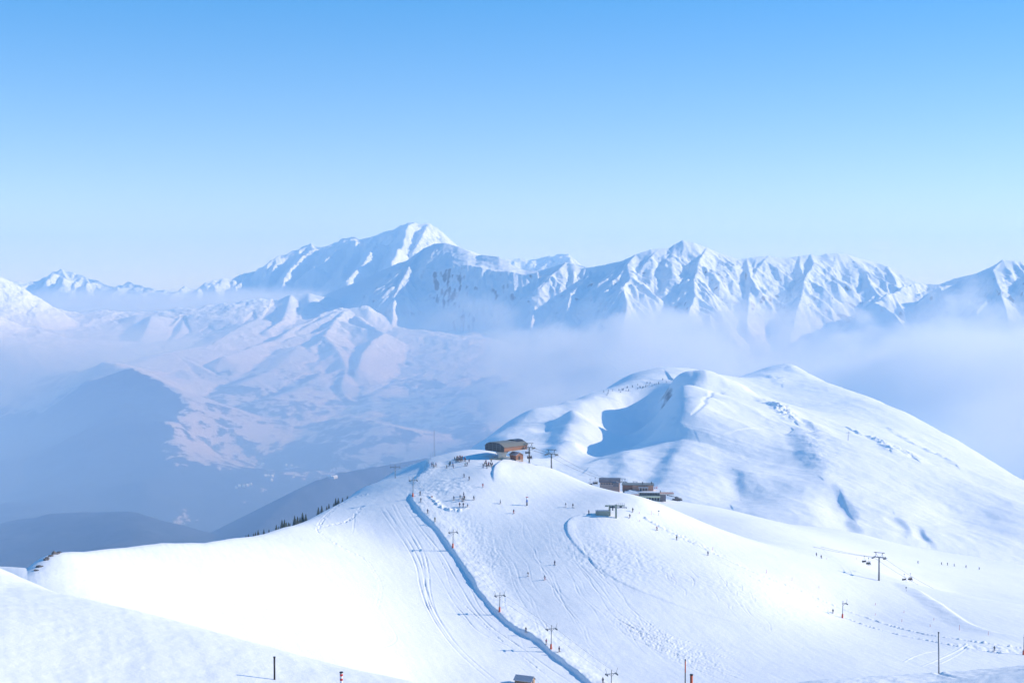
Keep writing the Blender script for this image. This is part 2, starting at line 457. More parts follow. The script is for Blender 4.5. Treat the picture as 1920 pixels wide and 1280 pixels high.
# cut-up snow
rough_band([(835,955),(862,975),(885,1000),(908,1035),(925,1070),(938,1105)], 9, 0.17, 1.1)
rough_band([(945,1110),(985,1160),(1030,1190),(1080,1215),(1130,1250)], 6, 0.12, 1.2, vals=(.5, .7, 1, .7))
rough_band([(795,905),(815,912),(835,920),(850,930)], 16, 0.3, 2.6)
rough_band([(1100,1000),(1130,1030),(1180,1060),(1240,1090)], 22, 0.2, 1.6)
rough_band([(1300,1060),(1400,1110),(1500,1140)], 24, 0.12, 1.8)
rough_band([(1160,1150),(1220,1190),(1290,1230),(1350,1262)], 9, 0.24, 1.3, 1.6)
rough_band([(1230,984),(1300,1016),(1360,1044)], 4, 0.35, 1.2)
rough_band([(1800,1212),(1850,1216),(1900,1219)], 6, 0.4, 2.4, vals=(1, 1, 1))
def crust(X, Y):
    u = X / Y
    w = sstep(0.17, 0.24, u) * sstep(125, 105, Y)
    return np.where(w > 0, w * 0.06 * fbm(X, Y, 0.9, 3, 66), 0.0)
DETAIL.append(crust)
def groomed(X, Y):
    return 0.05 * fbm(X + 0.35 * Y, Y * 0.10, 2.4, 3, 71) + 0.02 * fbm(X, Y, 1.1, 2, 72) * sstep(800, 300, Y)
DETAIL.append(groomed)


g = Grid(-0.46, 0.46, 1500, np.concatenate([logspace(25, 72, 40)[:-1], yrows((72, 115, 190), (115, 300, 90), (300, 760, 860), (760, 1180, 240))]))
Zn = near_height(g.X, g.Y)
snow_slope = sheet("snow_slope", g, Zn, M_slope)

# ------------------------------------------------------------------ the next hill
hill_pts = [
 # left shoulder skyline
 (880,845,2500),(930,815,2560),(965,792,2600),(1000,768,2640),(1050,757,2700),(1100,748,2740),(1150,742,2760),(1205,733,2800),(1240,727,2800),(1265,722,2700),
 # gully 1 (1050,757)-(1010,845) and the rounded rib right of it
 (1040,780,2590),(1028,800,2500),(1018,822,2400),(1005,850,2280),(985,800,2500),(960,830,2400),(930,850,2350),
 (1075,770,2560),(1065,800,2440),(1050,830,2330),(1100,790,2500),(1080,830,2330),
 # bowl under the summit rib
 (1160,756,2740),(1150,775,2680),(1128,797,2600),(1200,760,2760),(1200,790,2700),(1190,815,2590),(1240,750,2740),(1240,780,2660),(1150,815,2540),(1100,850,2330),(1150,845,2380),(1200,838,2440),(1060,870,2220),
 # summit rib
 (1278,742,2520),(1288,765,2400),(1284,790,2320),(1262,812,2290),(1236,830,2260),(1190,848,2230),(1150,858,2200),(1120,880,2130),(1160,890,2080),(1200,900,2040),
 (1250,860,2130),(1250,920,1950),(1300,840,2180),(1330,900,2000),(1300,940,1900),
 # open flank right of the rib
 (1320,760,2480),(1350,790,2350),(1345,755,2600),(1400,757,2620),(1400,800,2350),(1400,860,2150),(1400,930,1950),(1300,733,2640),
 (1340,725,2900),(1360,745,2850),(1420,725,3100),(1380,710,3300),(1300,712,3300),(1220,718,3250),(1130,738,3100),
 (1461,765,2600),(1475,770,2560),(1500,780,2500),(1480,820,2300),(1530,830,2250),(1560,870,2120),(1590,900,2050),(1580,960,1880),(1540,900,2000),(1500,950,1860),(1455,880,2080),
 (1590,825,2350),(1640,830,2350),(1700,850,2250),(1650,900,2080),(1700,950,1950),(1660,1000,1800),(1800,900,2150),(1800,980,1950),(1900,960,2000),(1900,1020,1850),
 (1480,688,3600),(1440,692,3600),(1420,700,3500),(1510,698,3550),(1540,712,3450),(1600,738,3250),(1660,758,3100),(1720,785,2950),(1800,830,2800),(1850,862,2700),(1920,905,2500),(2000,940,2400),
 (1500,730,3100),(1560,760,2900),(1620,790,2700),(1700,815,2600),(1780,860,2450),
 (900,880,2200),(880,900,2150),
]
hill_hid = [
 (880,1500,-420),(1000,1500,-380),(1150,1500,-370),(1300,1500,-340),(1500,1500,-360),(1700,1500,-400),(1900,1500,-420),(2050,1500,-430),
 (880,3000,-500),(930,3000,-480),(1000,3000,-400),(1100,3300,-400),(1220,3700,-420),(1340,4000,-450),(1480,4000,-420),(1540,4000,-450),(1660,3700,-480),(1800,3400,-560),(1920,3100,-580),(2050,2900,-580),
 (800,2300,-480),(700,2400,-620),(700,1700,-550),
]
hill_tps = TPS(hill_pts, hill_hid, lam=1e-6)
HILL = []
def hill_line(pix, h, wl, wr, vals=(0.3, 1, 1, 0.3), rock=0.0):
    """a rib (h > 0) or gully (h < 0) on the hill: wl and wr are its widths left and right of the line."""
    w = [ground_at(a, b, d0=1700, d1=4000, zfun=hill_tps) for a, b in pix]
    w = np.array(w); t = np.linspace(0, len(w) - 1, len(w) * 4)
    xs, ys = np.interp(t, range(len(w)), w[:, 0]), np.interp(t, range(len(w)), w[:, 1])
    vs = np.interp(np.linspace(0, 1, len(t)), np.linspace(0, 1, len(vals)), vals)
    pts = list(zip(xs, ys, vs)); R = max(wl, wr) * 1.5
    def f(X, Y):
        out = np.zeros(X.shape); m = (X > xs.min() - R) & (X < xs.max() + R) & (Y > ys.min() - R) & (Y < ys.max() + R)
        if m.any():
            x, y = X[m], Y[m]; d, v, sd = polyline_dist(x, y, pts, R); s = d * sd * (-1 if ys[0] > ys[-1] else 1) + 6 * gnoise(x / 50, y / 50, 3)
            e = h * v * np.where(s > 0, 1 - sstep(0, wr, s), 1 - sstep(0, wl, -s)); e[d > R] = 0
            if rock: e = e + np.where(d < wl, rock * v * (1 - d / wl) * fbm(x, y, 22, 4, 15, 0.6), 0)
            out[m] = e
        return out
    HILL.append(f)
hill_line([(1264,722),(1280,740),(1289,765),(1282,790),(1262,810),(1240,826)], 15, 60, 260, (.3, .9, 1, 1, .7, 0))
hill_line([(1053,757),(1046,775),(1030,800),(1020,825),(1008,852)], -9, 110, 40, (.3, 1, 1, .9))
hill_line([(1162,742),(1170,756),(1150,776),(1126,797)], -8, 70, 40, (.2, 1, 1, .6))
hill_line([(1105,880),(1130,862),(1160,846),(1188,822)], 3.5, 25, 60, (.5, 1, .6, .3))
hill_line([(1262,826),(1235,850),(1218,880),(1205,915)], -6, 50, 30, (.3, 1, 1, .8))
hill_line([(1168,850),(1175,875),(1188,905)], 4, 30, 50)
hill_line([(1315,832),(1340,865),(1358,900),(1368,940)], -5, 80, 50, (.2, 1, 1, .5))
hill_line([(1375,880),(1382,905),(1388,930)], -3, 25, 16)
hill_line([(1448,815),(1480,813),(1508,818),(1524,834),(1534,858),(1553,888),(1572,915)], 8, 45, 200, (.2, .8, 1, 1, 1, .6, .2), 2)
hill_line([(1548,905),(1570,935),(1583,965),(1594,995)], -5, 50, 18, (.2, 1, 1, 1))
hill_line([(1300,722),(1322,722),(1345,727),(1370,738),(1395,750)], 9, 30, 70, (.3, 1, 1, .6, .2))
hill_line([(1372,742),(1395,738),(1415,745)], 6, 40, 50, (.2, 1, .3))
hill_line([(1438,762),(1456,770),(1470,784),(1488,802)], 6, 24, 50, (.3, 1, 1, .5), 16)
hill_line([(1500,795),(1520,803),(1530,815),(1550,832)], 5, 18, 50, (.3, 1, 1, .1), 3)
hill_line([(1592,806),(1604,812),(1612,818)], 3, 10, 20, (.5, 1, .5), 12)
hill_line([(1632,822),(1650,832),(1668,848)], 4, 14, 30, (.4, 1, .6), 14)
hill_line([(1686,842),(1700,852),(1714,862)], 4, 12, 30, (.5, 1, .5), 12)
hill_line([(1668,806),(1700,825),(1740,846),(1790,872)], 3, 12, 40, (.5, 1, 1, .6), 5)
hill_line([(1678,970),(1688,985),(1697,1003)], -3, 20, 10)
hill_line([(1715,990),(1727,1005),(1742,1022)], -3.5, 22, 10)
hill_line([(1430,703),(1455,708),(1465,722)], 4, 25, 50, (.5, 1, .5), 5)
hill_line([(1460,690),(1480,689),(1500,700)], 5, 30, 60, (.3, 1, .3), 2)
hill_line([(1350,751),(1330,760),(1320,768),(1327,776),(1298,792)], -1.5, 6, 6, (1, 1, 1))
def hill_height(X, Y):
    z = hill_tps(X, Y)
    for f in HILL: z = z + f(X, Y)
    z = z + 5 * fbm(X, Y, 260, 5, 21, 0.5) + 3.2 * fbm(X + 0.5 * Y, Y * 0.6, 190, 4, 23, 0.5, True) + 1.0 * fbm(X, Y, 40, 3, 25)
    return z
g = Grid(-0.12, 0.45, 1150, yrows((1400, 1800, 60), (1800, 2900, 560), (2900, 4000, 200)))
Zh = hill_height(g.X, g.Y)
hill = sheet("hill", g, Zh, M_hill, {"forest": np.full(Zh.shape, -3.0)})

# ------------------------------------------------------------------ valley and mountain range
val_pts = [
 (500,1000,3900),(700,960,4000),(900,900,4300),(200,690,6500),(285,712,6000),(330,735,5800),(358,768,5500),(335,800,5150),(305,845,4800),(292,895,4500),(278,960,4150),(268,1040,3800),
 (400,850,5200),(600,840,5500),(800,800,5800),(130,700,6900),(0,690,6900),(400,760,6200),(600,740,6800),(800,720,7000),(1000,720,7000),(1000,650,7800),
 (0,650,7000),(150,650,7800),(300,640,8600),(450,640,8500),(600,640,8500),(700,640,8300),(850,640,8300),
 (200,602,9300),(330,598,9500),(420,592,9600),(480,580,9800),
 (1300,700,7500),(1600,700,7000),(1900,750,6500),(1600,800,5500),(1900,850,5000),(-150,650,7000),
]
val_hid = [(0,4000,-480),(100,5000,-440),(0,5500,-420),(-150,4500,-470),(200,3500,-520),(0,2800,-480),(0,11500,-500),(500,11500,-500),(1000,11500,-500),(1900,11500,-500),(0,1500,-500),(500,1500,-520),(1000,2500,-650),(1500,3500,-700),(1900,3500,-700),(0,14000,-700),(1000,14000,-700),(1900,14000,-700),(600,2600,-620),(1300,1500,-600),(1900,1500,-600)]
val_tps = TPS(val_pts, val_hid, lam=1e-4)

def crest(spec):
    """[(px, py, distance)] -> world points"""
    return [P(*s) for s in spec]
def lerpD(pix, stops):
    xs = [s[0] for s in stops]; ds = [s[1] for s in stops]
    return [P(px, py, float(np.interp(px, xs, ds))) for px, py in pix]
def descend(pix, D0, slope):
    """a spur coming down towards the camera: each pixel's distance follows from the spur's own steepness."""
    out = [P(pix[0][0], pix[0][1], D0)]; D = D0
    for px, py in pix[1:]:
        x0, y0, z0 = out[-1]; lo, hi = D * 0.6, D
        for _ in range(40):
            mid = 0.5 * (lo + hi); x, y, z = P(px, py, mid)
            if (z0 - z) < slope * math.hypot(x - x0, y - y0): lo = mid
            else: hi = mid
        D = hi if hi < D - 1 else D - 20; out.append(P(px, py, D))
    return out
def auto_spurs(pts, rng, every, length, drop, side_ang=0, spread=35, s=0.8, r=6, sub=2):
    """ribs that run down from a crest on the side of the camera."""
    out = []; acc = 0
    for a, b in zip(pts[:-1], pts[1:]):
        a = np.array(a); b = np.array(b); Ln = np.hypot(*(b - a)[:2]); n = 0
        while acc < Ln:
            p = a + (b - a) * acc / Ln
            ang = math.radians(-90 + side_ang + rng.uniform(-spread, spread)); ln = length * rng.uniform(0.6, 1.4)
            q = [tuple(p)]; cur = p.copy(); cur[2] -= drop * ln * 0.02
            for k in range(3):
                ang += math.radians(rng.uniform(-16, 16)); st = ln / 3
                cur = cur + np.array([math.cos(ang) * st, math.sin(ang) * st, -drop * st * rng.uniform(0.75, 1.2)])
                q.append(tuple(cur))
                if sub and rng.random() < 0.75:
                    a2 = ang + math.radians(rng.choice([-1, 1]) * rng.uniform(30, 60)); c2 = cur + np.array([math.cos(a2) * ln * .28, math.sin(a2) * ln * .28, -drop * 1.25 * ln * .28])
                    out.append(([tuple(cur), tuple(c2)], s * 1.15, r, ln * .4))
            out.append((q, s, r, ln * 0.6))
            acc += every * rng.uniform(0.6, 1.4)
        acc -= Ln
    return out

rngA = random.Random(5)
sky1 = [(560,585),(600,556),(640,540),(690,520),(720,505),(750,492),(770,487),(795,466),(815,457),(835,456),(860,463),(880,472),(893,480),(905,478),(935,482),(965,500),(985,507),(1010,508),(1030,503),
 (1060,492),(1075,495),(1090,503),(1110,501),(1140,495),(1165,490),(1190,478),(1220,468),(1255,465),(1264,459),(1280,451),(1300,455),(1325,464),(1350,475),(1385,486),(1410,483),(1440,480),
 (1460,483),(1480,484),(1500,480),(1520,477),(1535,480),(1550,476),(1570,475),(1590,478),(1610,485),(1640,492),(1665,500),(1690,515),(1720,530),(1735,538)]
sky2 = [(1640,574),(1690,552),(1735,538),(1760,534),(1790,522),(1830,513),(1860,500),(1880,487),(1900,489),(1925,493),(2000,505),(2100,520)]
Dstops = [(560,11000),(720,10200),(800,9700),(835,9500),(965,9000),(1060,8800),(1190,8600),(1280,8700),(1385,8700),(1520,8800),(1640,8900),(1735,8700)]
main_crest = lerpD(sky1, Dstops)
right_crest = lerpD(sky2, [(1640,7900),(1735,8400),(1880,8000),(2100,8000)])
R1, R2 = 0.85, 0.75
ridges = [(main_crest, R1, 4, 1300), (right_crest, R2, 4, 1300)]
def spur(pix, D0, slope=0.45, s=0.85, r=4, R=500): ridges.append((descend(pix, D0, slope), s, r, R))
spur([(1190,478),(1176,500),(1182,525),(1168,550),(1176,580),(1170,615),(1150,680)], 8600)
spur([(1264,460),(1258,490),(1262,520),(1245,555)], 8690, 0.6, 0.7, 8, 300)
spur([(1325,464),(1312,495),(1300,530),(1303,560),(1290,595),(1275,650)], 8700)
spur([(1350,475),(1352,510),(1345,545),(1350,590)], 8700, 0.6, 0.7, 8, 300)
spur([(1385,486),(1380,515),(1392,550),(1400,590)], 8700, 0.6, 0.8, 6, 300)
spur([(1060,492),(1048,508),(1030,524),(1010,545)], 8800, 0.5)
spur([(1110,501),(1100,525),(1085,545),(1070,562),(1062,595),(1046,640),(1040,700)], 8750, 0.45)
spur([(1140,495),(1122,525),(1098,560),(1090,580)], 8700, 0.6)
spur([(1010,508),(1020,540),(1000,590),(990,640)], 8950, 0.4)
spur([(1440,480),(1424,505),(1412,530),(1405,560),(1400,610)], 8740, 0.5)
spur([(1480,484),(1452,510),(1430,535)], 8760, 0.6)
spur([(1520,477),(1526,500),(1510,530),(1500,570),(1480,640)], 8800, 0.5)
spur([(1570,475),(1560,510),(1540,530)], 8850, 0.6)
spur([(1610,485),(1622,512),(1630,535),(1650,560),(1640,600)], 8900, 0.5)
spur([(1880,487),(1862,505),(1870,535),(1885,575),(1895,620)], 8000, 0.45)
spur([(1830,513),(1790,532),(1750,555),(1760,590),(1740,640)], 8100, 0.45)
spur([(1900,489),(1925,520),(1940,560)], 8000, 0.5)
spur([(795,466),(778,488),(765,512),(740,560),(735,610)], 9650, 0.5)
ridges += auto_spurs(main_crest[19:], rngA, 170, 420, 0.62, 0, 40, 0.95, 3)
for k in [r for r in ridges[2:] if len(r[0]) > 3][:19]:
    ridges += auto_spurs(k[0][:-1], rngA, 100, 230, 0.62, -48, 14, 1.0, 2, 1)
    ridges += auto_spurs(k[0][:-1], rngA, 100, 230, 0.62, 48, 14, 1.0, 2, 1)
ridges += auto_spurs(main_crest[19:], rngA, 150, 240, 0.7, 0, 60, 1.1, 2, 1)
ridges += auto_spurs(right_crest, rngA, 190, 380, 0.5, -10, 40, 0.9, 3)
# ridges of the valley on the left
def vr(spec, s, r, R): ridges.append((crest(spec), s, r, R))
vr([(-160,420,9000),(-110,468,9000),(-45,500,8950),(-15,528,8920),(8,548,8890),(35,578,8850),(65,602,8800),(100,625,8700),(150,665,8400),(220,705,8000)], 0.62, 10, 1600)
vr([(150,615,9300),(190,606,9300),(260,590,9300),(290,591,9300),(330,598,9400),(400,591,9600),(485,577,9800),(505,572,9900),(545,553,10000),(580,550,10000),(600,557,10100)], 0.5, 20, 1600)
vr([(285,591,9300),(277,612,8800),(265,636,8300)], 0.45, 8, 1600)
vr([(345,597,9400),(338,620,8900),(312,648,8300),(290,655,7900)], 0.55, 10, 1600)
vr([(400,591,9600),(392,618,9000),(372,645,8400),(335,668,7700)], 0.4, 15, 1600)
vr([(485,577,9800),(470,600,9300),(455,625,8700)], 0.45, 15, 1600)
vr([(545,553,10000),(540,575,9500),(530,605,8900),(500,622,8500)], 0.6, 10, 1600)
vr([(580,551,10000),(578,575,9600),(560,600,9200)], 0.6, 10, 1600)
vr([(685,581,8800),(640,585,8750),(600,597,8650),(560,612,8450),(520,638,8000),(470,652,7600),(420,668,7200)], 0.5, 12, 1600)
vr([(650,585,8750),(625,610,8350),(608,632,7950),(636,660,7500),(650,690,7100),(640,720,6700)], 0.55, 10, 1600)
vr([(740,638,8100),(722,628,8150),(700,640,7800),(680,662,7400),(672,690,7000)], 0.55, 10, 1600)
vr([(722,628,8150),(690,612,8350),(668,598,8600)], 0.6, 10, 1600)
vr([(480,600,9000),(430,625,8300),(385,648,7750),(310,662,7250),(240,688,6850)], 0.28, 15, 1600)
vr([(560,650,7700),(520,688,7100),(455,718,6600),(405,742,6300)], 0.25, 15, 1600)
vr([(600,700,7000),(560,730,6500),(500,750,6150)], 0.25, 15, 1600)
vr([(800,700,7300),(740,720,6900),(700,742,6500),(690,770,6100)], 0.3, 15, 1600)
rngV = random.Random(4)
for base_ in (ridges[-3][0], ridges[-2][0], ridges[-4][0], ridges[-7][0], ridges[-1][0]):
    ridges += auto_spurs(base_, rngV, 260, 420, 0.2, 0, 60, 0.42, 8, 1)
# dark wooded face on the left
vr([(470,770,6300),(520,800,5900),(600,830,5500),(640,870,5100),(620,930,4600)], 0.3, 25, 1600)
vr([(760,790,6000),(700,800,5800),(620,812,5600)], 0.25, 25, 1600)
vr([(870,810,5600),(800,815,5400),(740,800,5400),(660,780,5800)], 0.25, 25, 1600)
vr([(940,700,7000),(880,730,6700),(860,760,6200),(900,790,5800)], 0.35, 25, 1600)
vr([(990,720,6500),(950,770,6000),(900,800,5500)], 0.35, 25, 1600)
# near dark slope under the left skyline of the piste
vr([(880,850,4200),(800,859,3900),(700,876,3700),(640,886,3600),(600,900,3500),(560,921,3400),(500,975,3200),(450,1040,3000)], 0.5, 10, 1600)

yr = yrows((1300, 4000, 260), (4000, 8200, 620), (8200, 9900, 420), (9900, 14000, 120))
g = Grid(-0.44, 0.46, 1400, yr)
Zv = val_tps(g.X, g.Y) + 70 * fbm(g.X + 160 * gnoise(g.X / 900, g.Y / 900, 2), g.Y + 160 * gnoise(g.X / 900, g.Y / 900, 6), 1700, 5, 31, 0.42, True) - 25
Dm = np.full(Zv.shape, 900.0)
wedge = crest([(20,690,7000),(90,700,6850),(150,705,6700),(220,700,6400),(285,712,6000),(330,735,5800),(358,768,5500),(335,800,5150),(305,845,4800),(292,895,4500),(278,960,4150),(268,1040,3800),(260,1150,3000)])
wx = np.interp(g.Y, [p[1] for p in wedge[::-1]], [p[0] for p in wedge[::-1]]) + 60 * fbm(g.X * 0.2, g.Y, 420, 4, 78)
dl = softp(wx - g.X, 10.0)
Zv = Zv - np.minimum(dl * 0.5, 230 + 0.06 * dl) * sstep(7100, 6500, g.Y) + sstep(50, 300, dl) * 30 * fbm(g.X, g.Y, 600, 4, 79, 0.5, True)
Zv, Dm = g.raise_ridges(Zv, Dm, ridges, 14.0)
mc = np.array(main_crest + [p for p in right_crest if p[0] > main_crest[-1][0]]); dep = np.interp(g.X, mc[:, 0], mc[:, 2]) - Zv
k = np.where((g.Y > 7600) & (g.X > mc[0, 0]), np.clip(dep / 110.0, 0.05, 1), np.clip(Dm / 160.0, 0.05, 1))
Zv += k * sstep(-330, -120, Zv) * (27 * fbm(g.X + 50 * gnoise(g.X / 250, g.Y / 250, 3), g.Y, 340, 6, 41, 0.58, True) + 5 * fbm(g.X, g.Y, 60, 3, 47)) + k * sstep(5200, 6800, g.Y) * 15 * fbm(g.X + 40 * gnoise(g.X / 200, g.Y / 200, 4), g.Y * 0.6, 210, 5, 43, 0.55, True) + sstep(-330, -120, Zv) * k * 18 * fbm(g.X, g.Y * 0.35, 190, 5, 45, 0.55, True)
# snowfield of the peak in front of the massif: from the crest down to the lip of the dark face
sk = np.array([P(px, py, float(np.interp(px, [t_[0] for t_ in Dstops], [t_[1] for t_ in Dstops]))) for px, py in sky1 if 765 <= px <= 1015])
lp = np.array([P(*q) for q in ((762,514,9500),(778,511,9400),(800,512,9300),(822,508,9180),(850,501,9080),(875,498,9000),(900,502,8930),(930,510,8850),(962,511,8780),(985,515,8730),(1010,512,8740))])
ys_, zs_ = np.interp(g.X, sk[:, 0], sk[:, 1]), np.interp(g.X, sk[:, 0], sk[:, 2])
wob = 18 * gnoise(g.X / 70, g.Y / 200, 5) + 10 * gnoise(g.X / 25, g.Y / 60, 6)
yl_, zl_ = np.interp(g.X, lp[:, 0], lp[:, 1]) + wob, np.interp(g.X, lp[:, 0], lp[:, 2])
tq = (g.Y - yl_) / (ys_ - yl_)
zq = np.where(tq > 0, zl_ + (zs_ - zl_) * tq - 14 * np.sin(np.pi * np.clip(tq, 0, 1)), zl_ - 0.92 * (yl_ - g.Y)) + 7 * fbm(g.X, g.Y, 120, 4, 83, 0.5, True) * np.clip((ys_ - g.Y) / 60, 0, 1)
zq = np.where(tq > 1, zs_ - 1.0 * (g.Y - ys_), zq)
zq = np.where((g.X > max(sk[0, 0], lp[0, 0])) & (g.X < min(sk[-1, 0], lp[-1, 0])), zq, -9999)
Zv = np.maximum(Zv, zq)
# where woods grow: low ground, denser towards the valley bottom and on shaded faces
gx = np.gradient(Zv, axis=1) / np.gradient(g.X, axis=1)
forest = sstep(-330, -560, Zv) * 0.98 - 0.5 + sstep(0.05, 0.4, gx) * 0.3 - sstep(-0.05, -0.4, gx) * 0.3
inw = sstep(20, -50, g.X - wx + 40 * fbm(g.X, g.Y, 120, 5, 77, 0.6)) * sstep(6350, 6100, g.Y + 500 * fbm(g.X, g.Y, 900, 4, 75))
forest = forest + 0.7 * sstep(4900, 4300, g.Y)
forest = np.maximum(forest, inw * 2.5 - 1.15)
dk = [ray(a, 640)[0] for a in (430, 500, 560, 600, 640, 700, 800, 900)]
dd = np.interp(g.X / g.Y, dk, [2950, 3200, 3400, 3500, 3600, 3700, 3900, 4200])
forest = np.where(g.Y < dd + 90, 1.6, forest)
forest = np.where(g.Y > 7800, -1.5, forest)
gV = g
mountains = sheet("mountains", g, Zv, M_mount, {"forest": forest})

# ------------------------------------------------------------------ high massif far behind
skyM = [(-100,520),(0,530),(60,528),(90,520),(100,511),(115,506),(130,511),(148,516),(160,521),(185,527),(200,536),(215,540),(240,530),(262,536),(280,541),(300,546),(330,549),(345,538),(356,545),(370,546),(385,531),(400,527),
 (430,524),(455,516),(466,513),(480,510),(500,500),(530,479),(560,470),(583,457),(600,465),(620,461),(640,450),(660,446),(680,450),(700,445),(725,435),(745,428),(765,419),(777,418),(790,422),
 (806,421),(818,428),(830,437),(845,455),(870,468),(900,478),(930,486),(960,489),(975,485),(990,490),(1010,487),(1030,482),(1050,478),(1066,478),(1076,490),(1090,500),(1150,520),(1400,540),(2000,560)]
rj = random.Random(17); dense = []
for (a, b), (c, d) in zip(skyM[:-1], skyM[1:]):
    dense.append((a, b))
    if c < 1095:
        n_ = max(1, int((c - a) / 9))
        for i in range(1, n_ + 1): t_ = (i + rj.uniform(-.3, .3)) / (n_ + 1); dense.append((a + (c - a) * t_, b + (d - b) * t_ + rj.uniform(-2.0, 3.0)))
skyM = dense + [skyM[-1]]
mass_crest = [P(a, b, 15500 + 500 * math.sin(a / 70.0)) for a, b in skyM]
ridges = [(mass_crest, 0.9, 4, 2500)]
rngB = random.Random(11)
def mspur(pix, D0, slope=0.34): ridges.append((descend(pix, D0, slope), 1.05, 3, 900))
D_at = lambda a: 15500 + 500 * math.sin(a / 70.0)
mspur([(583,457),(590,475),(565,490),(540,520),(530,545)], D_at(583))
mspur([(660,446),(668,470),(655,500),(640,530)], D_at(660))
mspur([(725,435),(740,460),(700,480),(680,510),(650,540)], D_at(725))
mspur([(777,418),(762,440),(755,470),(735,500)], D_at(777))
mspur([(830,437),(815,460),(800,490)], D_at(830))
mspur([(620,461),(628,485),(610,505)], D_at(620))
mspur([(700,445),(705,470),(690,500),(690,530)], D_at(700))
mspur([(806,421),(795,450),(775,480)], D_at(806))
mspur([(466,513),(462,525),(450,540)], D_at(466))
mspur([(115,506),(125,525),(118,540)], D_at(115))
mspur([(160,521),(168,535),(160,550)], D_at(160))
mspur([(530,479),(520,495),(510,520),(500,550)], D_at(530))
ridges += auto_spurs(mass_crest[:-4], rngB, 230, 700, 0.5, 0, 50, 1.0, 3)
ridges += auto_spurs(mass_crest[:-4], rngB, 90, 260, 0.68, 0, 45, 1.2, 2)
g = Grid(-0.44, 0.42, 1250, yrows((12500, 14000, 60), (14000, 16400, 420), (16400, 19000, 40)))
Zm = np.full(g.X.shape, -700.0) + 120 * fbm(g.X, g.Y, 1500, 4, 51)
Dm = np.full(Zm.shape, 900.0)
Zm, Dm = g.raise_ridges(Zm, Dm, ridges, 16.0)
mc = np.array(mass_crest); dep = np.interp(g.X, mc[:, 0], mc[:, 2]) - Zm
Zm += np.clip(dep / 110.0, 0.16, 1) * (62 * fbm(g.X + 60 * gnoise(g.X / 300, g.Y / 300, 3), g.Y, 420, 6, 61, 0.6, True) + 48 * fbm(g.X, g.Y * 0.4, 230, 5, 67, 0.55, True) + 14)
massif = sheet("far_mountains", g, Zm, M_massif, {"forest": np.full(Zm.shape, -3.0)})
# plain ground reaching the horizon below everything
me = bpy.data.meshes.new("ground"); S = 20000.0
me.from_pydata([(-S, -3000, -1250), (S, -3000, -1250), (S, S, -1250), (-S, S, -1250)], [], [(0, 1, 2, 3)]); me.materials.append(M_slope)
gr = bpy.data.objects.new("ground", me); COL.objects.link(gr); gr["kind"] = "structure"

#@@OBJ_BEGIN
# ------------------------------------------------------------------ things: helpers
def mat(name, col, rough=0.6, metal=0.0, var=0.25, scale=3.0, stretch=None):
    """plain coloured surface with a little uneven wear."""
    m = new_mat(name, col, rough, metal, 0.4)
    b = m.node_tree.nodes["Principled BSDF"]
    tc = N(m, "ShaderNodeTexCoord")
    n = noise_node(m, scale, 5, 0.6, stretch, tc.outputs["Object"])
    lo = tuple(c * (1 - var) for c in col); hi = tuple(min(1, c * (1 + var)) for c in col)
    L(m, mixc(m, n.outputs[0], lo, hi), b.inputs["Base Color"])
    return m
def plank_mat(name, col, period, axis=0):
    m = mat(name, col, 0.8, 0, 0.2, 2.0); b = m.node_tree.nodes["Principled BSDF"]
    tc = N(m, "ShaderNodeTexCoord"); w = N(m, "ShaderNodeTexWave"); w.bands_direction = ('X', 'Y', 'Z')[axis]
    w.inputs["Scale"].default_value = 0.314 / period * 1.0; w.inputs["Distortion"].default_value = 0.4
    L(m, tc.outputs["Object"], w.inputs["Vector"])
    src = b.inputs["Base Color"].links[0].from_socket
    r = ramp(m, w.outputs["Fac"], 0.02, 0.2)
    L(m, mixc(m, r.outputs[0], tuple(c * 0.45 for c in col), src), b.inputs["Base Color"])
    return m
